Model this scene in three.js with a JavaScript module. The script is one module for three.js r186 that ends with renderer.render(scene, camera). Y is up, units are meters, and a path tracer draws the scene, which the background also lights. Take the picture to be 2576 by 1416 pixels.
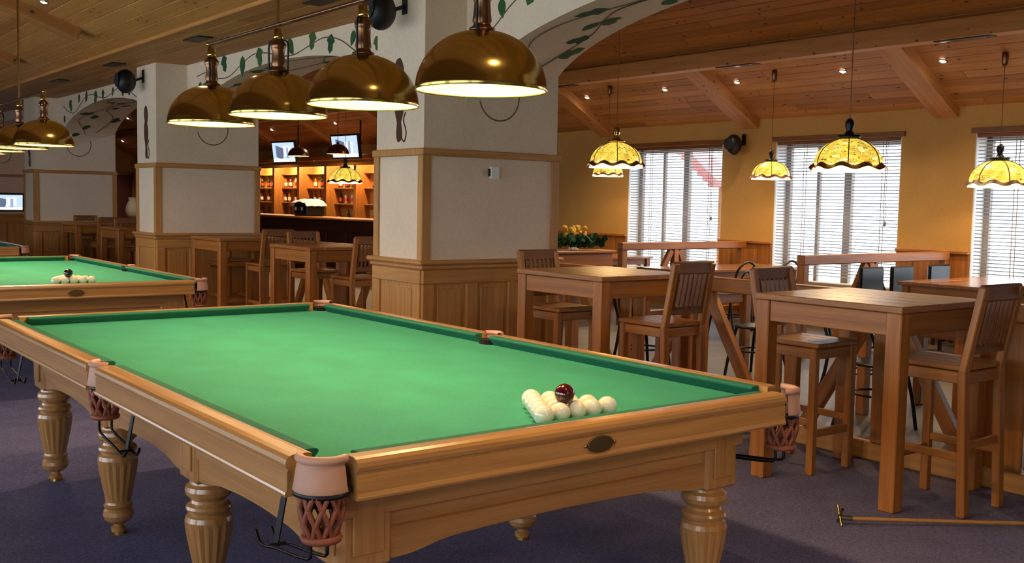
import * as THREE from 'three';
import { mergeGeometries } from 'three/addons/utils/BufferGeometryUtils.js';
import { RectAreaLightUniformsLib } from 'three/addons/lights/RectAreaLightUniformsLib.js';

// ------------------------------------------------------------------ camera, sky, exposure
const scene = new THREE.Scene();
const camera = new THREE.PerspectiveCamera(30.19, 2576 / 1416, 0.05, 200);
camera.position.set(-1.2765, 1.5316, 2.4379);
camera.rotation.order = 'YXZ';
camera.rotation.set(-0.0756, -0.65493, 0.0189);
scene.background = new THREE.Color(0.76, 0.88, 1.0);
scene.backgroundIntensity = 5;
const renderer = new THREE.WebGLRenderer({ antialias: true });
renderer.toneMapping = THREE.LinearToneMapping;
renderer.toneMappingExposure = 1.5;
renderer.shadowMap.enabled = true;
RectAreaLightUniformsLib.init();
const TUNGSTEN = new THREE.Color(1.0, 0.71, 0.36);
const HALOGEN = new THREE.Color(1.0, 0.76, 0.5);
const TABLE_LAMP = 2.25, TIFFANY = 1.4, DOWNLIGHT = 6, HALL_LIGHT = 8;

// ------------------------------------------------------------------ helpers
const flat = (g) => (g.index ? g.toNonIndexed() : g);
let seed = 7;
const rnd = () => { seed = (seed * 1664525 + 1013904223) >>> 0; return seed / 4294967296; };
const rr = (a, b) => a + (b - a) * rnd();
const V = (x, y, z) => new THREE.Vector3(x, y, z);
const names = new Map();
function numbered(n) { const k = names.get(n) ?? 0; names.set(n, k + 1); return k ? n + '_' + String(k).padStart(3, '0') : n; }
function thing(name, label, category, x = 0, y = 0, z = 0, turn = 0, group) {
  const o = new THREE.Group(); o.name = numbered(name); scene.add(o);
  o.position.set(x, y, z); o.rotation.y = turn; o.userData = { label, category }; if (group) o.userData.group = group;
  return o;
}
function struct(name, geo, mat, parent) {
  const m = new THREE.Mesh(Array.isArray(geo) ? merge(geo) : geo, mat); m.name = parent ? name : numbered(name);
  if (!parent) m.userData.kind = 'structure';
  (parent ?? scene).add(m); return m;
}
function part(parent, name, geo, mat) {
  const m = new THREE.Mesh(Array.isArray(geo) ? merge(geo) : geo, mat); m.name = name; parent.add(m); return m;
}
function copyOf(src, label, x, y, z, turn, group) {
  const c = src.clone(); c.name = numbered(src.name.replace(/_\d{3}$/, '')); c.userData = { ...src.userData, label };
  if (group) c.userData.group = group;
  c.position.set(x, y, z); c.rotation.y = turn ?? src.rotation.y; scene.add(c); return c;
}
function merge(list) {
  const g = list.map((q) => { const n = q.index ? q.toNonIndexed() : q; for (const k of Object.keys(n.attributes)) if (!['position', 'normal', 'uv'].includes(k)) n.deleteAttribute(k); return n; });
  return g.length === 1 ? g[0] : mergeGeometries(g);
}
// uv in metres with the grain along one axis ('x','y','z')
function grain(geo, axis = 'x', s = 1) {
  const g = geo.index ? geo.toNonIndexed() : geo; if (!g.attributes.normal) g.computeVertexNormals();
  const p = g.attributes.position, n = g.attributes.normal, uv = new Float32Array(p.count * 2), a = 'xyz'.indexOf(axis);
  const ou = rnd() * 3, ov = rnd() * 3;
  for (let i = 0; i < p.count; i += 3) {
    const m = [0, 0, 0];
    for (let k = 0; k < 3; k++) { m[0] += Math.abs(n.getX(i + k)); m[1] += Math.abs(n.getY(i + k)); m[2] += Math.abs(n.getZ(i + k)); }
    const d = m.indexOf(Math.max(...m)); const U = d === a ? (a + 1) % 3 : a; const W = 3 - d - U;
    for (let k = 0; k < 3; k++) {
      const c = [p.getX(i + k), p.getY(i + k), p.getZ(i + k)];
      uv[(i + k) * 2] = c[U] / s + ou; uv[(i + k) * 2 + 1] = c[W] / s + ov;
    }
  }
  g.setAttribute('uv', new THREE.BufferAttribute(uv, 2)); return g;
}
// chamfered box: centre x,y,z, size w,h,d
function cbox(w, h, d, x = 0, y = 0, z = 0, ax = 'x', b = 0.004) {
  b = Math.min(b, w / 3, h / 3, d / 3);
  const X = w / 2, Y = h / 2, Z = d / 2, pos = [];
  const P = (sx, sy, sz, ax2) => [sx * (ax2 === 0 ? X : X - b), sy * (ax2 === 1 ? Y : Y - b), sz * (ax2 === 2 ? Z : Z - b)];
  const quad = (A, B, C, D) => pos.push(...A, ...B, ...C, ...A, ...C, ...D);
  const S = [-1, 1];
  const face = (A, B, C, D, n) => { const e1 = [B[0] - A[0], B[1] - A[1], B[2] - A[2]], e2 = [C[0] - A[0], C[1] - A[1], C[2] - A[2]];
    const c = [e1[1] * e2[2] - e1[2] * e2[1], e1[2] * e2[0] - e1[0] * e2[2], e1[0] * e2[1] - e1[1] * e2[0]];
    if (c[0] * n[0] + c[1] * n[1] + c[2] * n[2] > 0) quad(A, B, C, D); else quad(A, D, C, B); };
  for (const s of S) {
    face(P(s, -1, -1, 0), P(s, 1, -1, 0), P(s, 1, 1, 0), P(s, -1, 1, 0), [s, 0, 0]);
    face(P(-1, s, -1, 1), P(1, s, -1, 1), P(1, s, 1, 1), P(-1, s, 1, 1), [0, s, 0]);
    face(P(-1, -1, s, 2), P(1, -1, s, 2), P(1, 1, s, 2), P(-1, 1, s, 2), [0, 0, s]);
  }
  for (const s of S) for (const t of S) {
    face(P(s, t, -1, 0), P(s, t, 1, 0), P(s, t, 1, 1), P(s, t, -1, 1), [s, t, 0]);
    face(P(s, -1, t, 0), P(s, 1, t, 0), P(s, 1, t, 2), P(s, -1, t, 2), [s, 0, t]);
    face(P(-1, s, t, 1), P(1, s, t, 1), P(1, s, t, 2), P(-1, s, t, 2), [0, s, t]);
  }
  for (const s of S) for (const t of S) for (const q of S) {
    const A = P(s, t, q, 0), B = P(s, t, q, 1), C = P(s, t, q, 2);
    if (s * t * q > 0) pos.push(...A, ...B, ...C); else pos.push(...A, ...C, ...B);
  }
  const g = new THREE.BufferGeometry(); g.setAttribute('position', new THREE.Float32BufferAttribute(pos, 3)); g.computeVertexNormals();
  g.translate(x, y, z); return grain(g, ax);
}
// bar between two points with a w x h cross-section; up = hint
function bar(a, b, w, h, bev = 0.003) {
  const d = b.clone().sub(a), L = d.length(); const g = cbox(w, h, L, 0, 0, 0, 'z', bev);
  const q = new THREE.Matrix4(); const z = d.normalize(), up = Math.abs(z.y) > 0.98 ? V(1, 0, 0) : V(0, 1, 0);
  const x = up.clone().cross(z).normalize(), y = z.clone().cross(x); q.makeBasis(x, y, z); g.applyMatrix4(q);
  const c = a.clone().add(b).multiplyScalar(0.5); g.translate(c.x, c.y, c.z); return g;
}
function tube(pts, r, seg = 16, rad = 6, closed = false) { return new THREE.TubeGeometry(new THREE.CatmullRomCurve3(pts, closed), seg, r, rad, closed).toNonIndexed(); }
function cyl(r1, r2, h, x, y, z, seg = 16) { const g = new THREE.CylinderGeometry(r1, r2, h, seg); g.translate(x, y, z); return g.toNonIndexed(); }
function lathe(prof, seg = 32, a0 = 0, al = Math.PI * 2) { return new THREE.LatheGeometry(prof.map(([r, y]) => new THREE.Vector2(r, y)), seg, a0, al).toNonIndexed(); }
function sphere(r, x, y, z, s = 20) { const g = new THREE.SphereGeometry(r, s, Math.round(s * 0.6)); g.translate(x, y, z); return g.toNonIndexed(); }
// profile [[u,v]...] in a plane, swept straight: shape in (o,h), length along t
function prism(prof, len) { const s = new THREE.Shape(prof.map(([a, b]) => new THREE.Vector2(a, b))); const g = new THREE.ExtrudeGeometry(s, { depth: len, bevelEnabled: false, curveSegments: 1 }); return flat(g); }

// ------------------------------------------------------------------ textures
function pnoise(px, py, sd) {            // periodic value noise
  let s = sd * 7919 + 13; const t = new Float32Array(px * py); for (let i = 0; i < t.length; i++) { s = (s * 1664525 + 1013904223) >>> 0; t[i] = s / 4294967296; }
  return (u, v) => { const x = u * px, y = v * py, i = Math.floor(x), j = Math.floor(y); let f = x - i, g = y - j; f = f * f * (3 - 2 * f); g = g * g * (3 - 2 * g);
    const m = (a, b) => t[((b % py) + py) % py * px + (((a % px) + px) % px)];
    return (m(i, j) * (1 - f) + m(i + 1, j) * f) * (1 - g) + (m(i, j + 1) * (1 - f) + m(i + 1, j + 1) * f) * g; };
}
function dataTex(w, h, fn, ru, rv, srgb = true) {
  const d = new Uint8Array(w * h * 4);
  for (let y = 0; y < h; y++) for (let x = 0; x < w; x++) { const c = fn(x / w, y / h), k = (y * w + x) * 4; d[k] = c[0]; d[k + 1] = c[1]; d[k + 2] = c[2]; d[k + 3] = 255; }
  const t = new THREE.DataTexture(d, w, h); t.wrapS = t.wrapT = THREE.RepeatWrapping; t.magFilter = THREE.LinearFilter; t.minFilter = THREE.LinearMipmapLinearFilter; t.generateMipmaps = true;
  if (srgb) t.colorSpace = THREE.SRGBColorSpace; t.repeat.set(1 / ru, 1 / rv); t.needsUpdate = true; return t;
}
const mixc = (a, b, k) => a.map((v, i) => v + (b[i] - v) * k);
function woodTex(light, dark, sd, { knots = 0, rings = 7, contrast = 0.55, ru = 1.3, rv = 0.42 } = {}) {
  const n1 = pnoise(3, 6, sd), n2 = pnoise(5, 90, sd + 1), n3 = pnoise(24, 220, sd + 2), n4 = pnoise(2, 4, sd + 3);
  const ks = []; let s = sd * 31 + 5; const r = () => { s = (s * 1664525 + 1013904223) >>> 0; return s / 4294967296; };
  for (let i = 0; i < knots; i++) ks.push([r(), r(), 0.006 + r() * 0.010]);
  return dataTex(512, 512, (u, v) => {
    let vv = v + 0.05 * (n1(u, v) - 0.5); let kd = 0;
    for (const [a, b, q] of ks) { const du = (Math.abs(u - a) > 0.5 ? 1 - Math.abs(u - a) : Math.abs(u - a)) * ru, dv = (Math.abs(v - b) > 0.5 ? 1 - Math.abs(v - b) : Math.abs(v - b)) * rv; const e = Math.sqrt(du * du * 0.4 + dv * dv) / q; kd = Math.max(kd, 1 / (1 + Math.pow(e / 0.9, 6))); vv += 0.02 * Math.exp(-e * e / 6); }
    const ring = 0.5 + 0.5 * Math.sin((vv * rings + 0.7 * n1(u, v)) * Math.PI * 2);
    let k = contrast * (0.35 * ring + 0.4 * n2(u, v) + 0.25 * n3(u, v)) + 0.25 * (n4(u, v) - 0.5) + 0.15;
    let c = mixc(light, dark, Math.max(0, Math.min(1, k))); if (kd > 0) c = mixc(c, dark.map((q) => q * 0.45), kd * 0.85); return c;
  }, ru, rv);
}
const std = (o) => new THREE.MeshPhysicalMaterial(o);
const texOak = woodTex([202, 150, 90], [148, 100, 50], 3);
const texOak2 = woodTex([204, 150, 86], [152, 102, 48], 9);
const texBar = woodTex([192, 124, 56], [128, 76, 28], 5, { rings: 5, contrast: 0.7 });
const texBarD = woodTex([150, 92, 42], [92, 52, 20], 6, { rings: 5, contrast: 0.6 });
const texPine = woodTex([198, 134, 66], [148, 92, 40], 11, { knots: 5, rings: 5, contrast: 0.5 });
const texPine2 = woodTex([184, 122, 60], [136, 83, 36], 12, { knots: 4, rings: 4, contrast: 0.5 });
const texPine3 = woodTex([206, 144, 76], [158, 100, 46], 13, { knots: 6, rings: 6, contrast: 0.5 });
const nCar = pnoise(256, 256, 21), nCar2 = pnoise(9, 9, 22);
const texCarpet = dataTex(512, 512, (u, v) => { const k = 0.72 + 0.4 * nCar(u, v) + 0.12 * nCar2(u, v); return [94 * k, 91 * k, 128 * k]; }, 1.4, 1.4);
const nFelt = pnoise(300, 300, 31), nFelt2 = pnoise(6, 6, 32);
const texFelt = dataTex(512, 512, (u, v) => { const k = 0.9 + 0.13 * nFelt(u, v) + 0.07 * nFelt2(u, v); return [42 * k, 142 * k, 112 * k]; }, 0.8, 0.8);
const nPl = pnoise(120, 120, 41), nPl2 = pnoise(7, 7, 42);
const plasterTex = (c, sd) => dataTex(256, 256, (u, v) => { const k = 0.95 + 0.04 * nPl(u, v) + 0.03 * nPl2(u, v); return c.map((q) => Math.min(255, q * k)); }, 1.5, 1.5);
const nTile = pnoise(12, 12, 51);
const M = {
  table: std({ map: texOak, roughness: 0.28, clearcoat: 0.6, clearcoatRoughness: 0.18 }),
  wains: std({ map: texOak2, roughness: 0.5 }),
  bar: std({ map: texBar, roughness: 0.42 }),
  barDark: std({ map: texBarD, roughness: 0.45 }),
  barTop: std({ map: texBar, roughness: 0.42, clearcoat: 0.15, clearcoatRoughness: 0.35 }),
  dining: std({ map: texBar, roughness: 0.3, clearcoat: 0.8, clearcoatRoughness: 0.12 }),
  pine: [std({ map: texPine, roughness: 0.6 }), std({ map: texPine2, roughness: 0.6 }), std({ map: texPine3, roughness: 0.6 })],
  carpet: std({ map: texCarpet, roughness: 1, bumpMap: texCarpet, bumpScale: 0.003 }),
  felt: std({ map: texFelt, roughness: 0.95, sheen: 0.08, sheenRoughness: 0.7, sheenColor: new THREE.Color(0.3, 0.6, 0.4) }),
  feltCushion: std({ color: 0x1a664e, roughness: 0.95 }),
  plaster: std({ map: plasterTex([228, 206, 180]), roughness: 0.85 }),
  ochre: std({ map: plasterTex([196, 150, 78]), roughness: 0.85 }),
  leather: std({ color: 0xc09078, roughness: 0.55 }),
  netLeather: std({ color: 0x8a4a30, roughness: 0.6 }),
  blackMetal: std({ color: 0x14120f, roughness: 0.4, metalness: 0.4 }),
  black: std({ color: 0x0b0b0d, roughness: 0.45 }),
  hole: std({ color: 0x050505, roughness: 1 }),
  brass: std({ color: new THREE.Color(0.47, 0.32, 0.085), metalness: 1, roughness: 0.17, anisotropy: 0.4 }),
  brassDark: std({ color: new THREE.Color(0.20, 0.10, 0.05), metalness: 1, roughness: 0.3 }),
  brassPlate: std({ color: new THREE.Color(0.16, 0.11, 0.05), metalness: 0.8, roughness: 0.45 }),
  steel: std({ color: 0x9a9a98, metalness: 1, roughness: 0.3 }),
  ivory: std({ color: 0xf4ead0, roughness: 0.12, clearcoat: 0.8, clearcoatRoughness: 0.05 }),
  redBall: std({ color: 0x4a0a10, roughness: 0.1, clearcoat: 1, clearcoatRoughness: 0.03 }),
  darkBall: std({ color: 0x1c1410, roughness: 0.1, clearcoat: 1, clearcoatRoughness: 0.03 }),
  tileFloor: std({ map: dataTex(256, 256, (u, v) => { const k = 0.85 + 0.25 * nTile(u, v); return [80 * k, 66 * k, 56 * k]; }, 2, 2), roughness: 0.5 }),
  frame: std({ color: 0x8a7a6c, roughness: 0.5 }),
  frameWood: std({ map: texBar, roughness: 0.5 }),
  white: std({ color: 0xe8e6e0, roughness: 0.7 }),
  slat: std({ color: 0xb0b6c0, roughness: 0.6, transmission: 0.2, thickness: 0 }),
  glass: std({ color: 0xffffff, roughness: 0.02, transmission: 1, thickness: 0, ior: 1.5 }),
  leafGreen: [std({ color: 0x2c5226, roughness: 0.9 }), std({ color: 0x3c5a26, roughness: 0.9 }), std({ color: 0x1e4a2a, roughness: 0.9 })],
  vine: std({ color: 0x6a5a48, roughness: 0.9 }),
  figure: std({ color: 0x4e2c1c, roughness: 0.9 }),
  darkWood: std({ map: texBarD, color: 0x9a7060, roughness: 0.45 }),
};

// ------------------------------------------------------------------ the setting
const XW = 10.4, XC0 = 3.05, XC1 = 4.37, XA = 3.43, CT = 3.14;       // window wall, column faces, arcade face, ceiling strip
struct('floor', grain(new THREE.BoxGeometry(10.81, 0.1, 43.2).translate(-1.095, -0.05, -12.4), 'x'), M.carpet);
struct('restaurant_floor', grain(new THREE.BoxGeometry(6.44, 0.1, 43.2).translate(7.53, -0.05, -12.4), 'x'), M.tileFloor);

// walls with openings: boxes between y spans
function wallWithOpenings(x0, x1, z0, z1, top, opens) {               // opens: [za, zb, ya, yb], za < zb, sorted
  const g = []; const B = (za, zb, ya, yb) => { if (zb - za > 1e-3 && yb - ya > 1e-3) g.push(grain(new THREE.BoxGeometry(x1 - x0, yb - ya, zb - za).translate((x0 + x1) / 2, (ya + yb) / 2, (za + zb) / 2), 'y')); };
  let c = z0; for (const [za, zb, ya, yb] of opens) { B(c, za, 0, top); B(za, zb, 0, ya); B(za, zb, yb, top); c = zb; } B(c, z1, 0, top); return g;
}
const SILL = 0.45, HEAD = 2.43;
const WIN = [[-9.75, -7.80], [-6.85, -4.93], [-3.98, -2.02], [-1.06, 0.9]];
const wallRight = struct('wall_right', wallWithOpenings(XW, XW + 0.35, -34, 9, 2.95, WIN.map(([a, b]) => [a, b, SILL, HEAD])), M.ochre);
const LWIN = [[-13.4, -9.9], [-9.1, -5.6], [-4.8, -1.3], [-0.5, 3.0], [3.8, 7.3]];
struct('wall_left', wallWithOpenings(-4.75, -4.4, -34, 9, 3.62, LWIN.map(([a, b]) => [a, b, 0.6, 2.55])), M.plaster);
struct('wall_back', [grain(new THREE.BoxGeometry(17.6, 5, 0.2).translate(1.95, 2.5, 9.1), 'x')], M.plaster);
const wallFront = struct('wall_front', [grain(new THREE.BoxGeometry(17.6, 5, 0.2).translate(1.95, 2.5, -34.1), 'x')], M.ochre);

// wood dado on the window wall, between the windows
{
  const piers = [[-14, -9.75], [-7.80, -6.85], [-4.93, -3.98], [-2.02, -1.06], [0.9, 4]];
  for (const [a, b] of piers) {
    const n = Math.max(2, Math.round((b - a) / 0.24)), w = (b - a) / n;
    for (let i = 0; i < n; i++) struct('dado_board', cbox(0.03, 1.02, w - 0.006, XW - 0.016, 0.51, a + (i + 0.5) * w, 'y', 0.005), i % 2 ? M.bar : M.frameWood, wallRight);
    struct('dado_cap', cbox(0.06, 0.04, b - a, XW - 0.031, 1.04, (a + b) / 2, 'z', 0.008), M.bar, wallRight);
  }
}

// ceilings: boards laid along the hall on a closed deck
const SL = 0.55, RIDGE = 7.0;                                        // restaurant slope towards the windows
const ceilY = (x) => 2.75 + SL * (XW - x);
const slab = (x0, y0, x1, y1, t, z0 = -34, z1 = 9) => { const g = new THREE.BufferGeometry(); const s = new THREE.Shape([new THREE.Vector2(x0, y0), new THREE.Vector2(x1, y1), new THREE.Vector2(x1, y1 + t), new THREE.Vector2(x0, y0 + t)]); return grain(new THREE.ExtrudeGeometry(s, { depth: z1 - z0, bevelEnabled: false }).translate(0, 0, z0), 'z'); };
const ceilR = struct('ceiling', [slab(RIDGE, ceilY(RIDGE) + 0.02, XW + 0.4, ceilY(XW + 0.4) + 0.02, 0.2), slab(3.3, 3.35, RIDGE, ceilY(RIDGE) + 0.02, 0.2)], M.pine[1]);
function boards(parent, x0, x1, yOf, slope, w, lens, z0, z1) {
  const L = Math.hypot(1, slope), dx = w / L, n = Math.round((x1 - x0) / dx), ang = Math.atan(slope);
  for (let i = 0; i < n; i++) {
    const x = x0 + (i + 0.5) * ((x1 - x0) / n); let z = z1 - rnd() * lens * 0.8; let top = z1;
    while (top > z0 + 0.05) {
      const bot = Math.max(z0, z); const l = top - bot; const g = cbox((x1 - x0) / n * L - 0.004, 0.02, l - 0.003, 0, 0, 0, 'z', 0.006); g.rotateZ(ang); g.translate(x, yOf(x) + 0.008, (top + bot) / 2);
      struct('plank', g, M.pine[Math.floor(rnd() * 3)], parent); top = bot; z -= lens * rr(0.85, 1.15);
    }
  }
}
boards(ceilR, 7.9, XW, ceilY, -SL, 0.135, 5.2, -33, 4);
// rafters and the purlin box of the restaurant roof
const rafterZ = [-25, -22.05, -19.1, -16.15, -13.2, -10.25, -7.3, -4.35, -1.4, 1.55];
for (const z of rafterZ) struct('rafter', bar(V(XW, ceilY(XW) - 0.07, z), V(9.05, ceilY(9.05) - 0.07, z), 0.30, 0.14, 0.01), M.pine[2], ceilR);
struct('purlin', cbox(0.22, 0.2, 39, 9.02, 3.40, -14, 'z', 0.01), M.pine[2], ceilR);
for (const z of [-9.8, -6.4, -3.4]) { struct('air_vent', cbox(0.14, 0.012, 0.62, 9.02, 3.297, z, 'z', 0.003), M.black, ceilR); struct('vent_blade', cbox(0.05, 0.014, 0.5, 9.0, 3.293, z - 0.02, 'z', 0.003), M.steel, ceilR); }

const SB = 0.35, XS = 2.4; const ceilB = (x) => CT + 0.02 + SB * (XS - x);
const ceilBill = struct('ceiling', [slab(XS - 0.02, CT + 0.025, 3.5, CT + 0.025, 0.2), slab(-1.6, ceilB(-1.6) + 0.02, XS, ceilB(XS) + 0.02, 0.2), slab(-6.9, 2.75, -1.6, ceilB(-1.6) + 0.02, 0.2)], M.pine[1]);
boards(ceilBill, XS, XA + 0.02, () => CT, 0, 0.17, 7, -33, 5);
boards(ceilBill, -0.6, XS, ceilB, -SB, 0.17, 7, -33, 5);
struct('edge_board', cbox(0.03, 0.10, 39, XS, CT + 0.04, -14, 'z', 0.006), M.pine[2], ceilBill);
for (const z of [-15.6, -12.6, -9.6, -6.6, -3.6]) struct('rafter', bar(V(1.95, ceilB(1.95) - 0.06, z), V(-1.5, ceilB(-1.5) - 0.06, z), 0.22, 0.14, 0.01), M.pine[1], ceilBill);
for (const z of [-13.4, -10.9, -8.1, -5.35]) struct('air_vent', cbox(0.16, 0.014, 0.42, 2.72, CT - 0.008, z, 'z', 0.003), M.black, ceilBill);

// arcade: piers with arches between
const PZ = [1.69, -4.33, -10.35, -16.37, -22.39], PD = 0.71;
const arcade = (() => {
  const pos = []; const tri = (a, b, c) => pos.push(...a, ...b, ...c); const quad = (a, b, c, d) => { tri(a, b, c); tri(a, c, d); };
  const TOP = 3.55, N = 40;
  for (let b = 0; b + 1 < PZ.length; b++) {
    const za = PZ[b + 1], zb = PZ[b] - PD, zc = (za + zb) / 2, h = (zb - za) / 2;
    const front = (z) => 2.25 + 0.70 * Math.sqrt(Math.max(0, 1 - ((z - zc) / (h + 0.001)) ** 2));
    const back = (z) => 2.38 + 0.70 * Math.sqrt(Math.max(0, 1 - ((z - zc) / (h + 0.12)) ** 2));
    for (let i = 0; i < N; i++) {
      const t0 = -Math.cos(Math.PI * i / N), t1 = -Math.cos(Math.PI * (i + 1) / N), z0 = zc + h * t0, z1 = zc + h * t1;
      const f0 = [XA, front(z0), z0], f1 = [XA, front(z1), z1], k0 = [XC1, back(z0), z0], k1 = [XC1, back(z1), z1];
      quad([XA, TOP, z0], f0, f1, [XA, TOP, z1]); quad(k0, [XC1, TOP, z0], [XC1, TOP, z1], k1); quad(f0, k0, k1, f1);
      quad([XA, TOP, z0], [XA, TOP, z1], [XC1, TOP, z1], [XC1, TOP, z0]);
    }
  }
  const g = new THREE.BufferGeometry(); g.setAttribute('position', new THREE.Float32BufferAttribute(pos, 3)); g.computeVertexNormals(); return grain(g, 'z');
})();
const wallArcade = struct('wall_arcade', arcade, M.plaster);
// painted vines and leaves, thin raised paint on the arcade
function leafShape(l, w, k) { const s = new THREE.Shape(); s.moveTo(0, 0); if (k === 0) { s.bezierCurveTo(w, l * 0.15, w * 0.9, l * 0.6, 0, l); s.bezierCurveTo(-w * 0.9, l * 0.6, -w, l * 0.15, 0, 0); } else { s.lineTo(w * 0.5, l * 0.12); s.lineTo(w, l * 0.34); s.lineTo(w * 0.55, l * 0.5); s.lineTo(w * 0.6, l * 0.78); s.lineTo(0, l); s.lineTo(-w * 0.6, l * 0.78); s.lineTo(-w * 0.55, l * 0.5); s.lineTo(-w, l * 0.34); s.lineTo(-w * 0.5, l * 0.12); s.lineTo(0, 0); } return s; }
const leafGeos = [0, 1].map((k) => new THREE.ExtrudeGeometry(leafShape(0.14, 0.062, k), { depth: 0.002, bevelEnabled: false, curveSegments: 5 }).translate(0, -0.07, 0));
function paintOn(origin, uDir, vDir, a, b, ang, size, k, mat) {
  const m = new THREE.Mesh(leafGeos[k], mat); m.name = 'painted_leaf'; const n = uDir.clone().cross(vDir).normalize(); const v = n.clone().cross(uDir).normalize();
  const q = new THREE.Matrix4().makeBasis(uDir.clone().normalize(), v, n).multiply(new THREE.Matrix4().makeRotationZ(ang)).scale(V(size, size, 1));
  const p = origin.clone().addScaledVector(uDir.clone().normalize(), a).addScaledVector(v, b).addScaledVector(n, 0.001); q.setPosition(p); m.applyMatrix4(q); wallArcade.add(m); return m;
}
for (let b = 0; b < 3; b++) {
  const za = PZ[b + 1], zb = PZ[b] - PD, zc = (za + zb) / 2, h = (zb - za) / 2;
  const front = (z) => 2.25 + 0.70 * Math.sqrt(Math.max(0, 1 - ((z - zc) / (h + 0.001)) ** 2));
  const back = (z) => 2.38 + 0.70 * Math.sqrt(Math.max(0, 1 - ((z - zc) / (h + 0.12)) ** 2));
  // on the face above the arch: a vine wandering between arch and ceiling
  const fp = (z, v) => V(XA - 0.002, front(z) + v * (CT - 0.02 - front(z)), z);
  const vineA = [], vineB = [];
  for (let i = 0; i <= 14; i++) { const z = za + 0.35 + (zb - za - 0.7) * i / 14; vineA.push(fp(z, 0.45 + 0.32 * Math.sin(i * 1.3 + b))); }
  part(wallArcade, 'painted_vine', tube(vineA, 0.006, 60, 4), M.vine);
  for (let i = 0; i < 11; i++) { const z = za + 0.4 + (zb - za - 0.8) * (i + rr(-0.2, 0.2)) / 10.5; const y = front(z), o = V(XA, y + (CT - y) * rr(0.25, 0.75), z); paintOn(o, V(0, 0, 1), V(0, 1, 0), 0, 0, rr(2.4, 3.9), rr(1.0, 1.7), i % 3 ? 1 : 0, M.leafGreen[i % 3]); }
  // on the soffit
  const sp = (z, k) => V(XA + (XC1 - XA) * k, front(z) + (back(z) - front(z)) * k - 0.003, z);
  for (const [k0, ph] of [[0.62, 0], [0.3, 2.1]]) { const pts = []; for (let i = 0; i <= 18; i++) { const z = za + 0.12 + (zb - za - 0.3) * i / 18; pts.push(sp(z, k0 + 0.16 * Math.sin(i * 1.1 + ph))); } part(wallArcade, 'painted_vine', tube(pts, 0.006, 70, 4), M.vine); }
  for (let i = 0; i < 22; i++) {
    const z = za + 0.1 + (zb - za - 0.3) * (i + rr(-0.3, 0.3)) / 22, k = rr(0.15, 0.88), e = 0.02; const p = sp(z, k);
    const u = sp(z + e, k).sub(sp(z - e, k)).normalize(), w = sp(z, k + 0.02).sub(sp(z, k - 0.02)).normalize();
    paintOn(p, w, u, 0, 0, rr(0, 6.28), rr(1.1, 1.9), i % 3 ? 1 : 0, M.leafGreen[i % 3]);
  }
}

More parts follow.
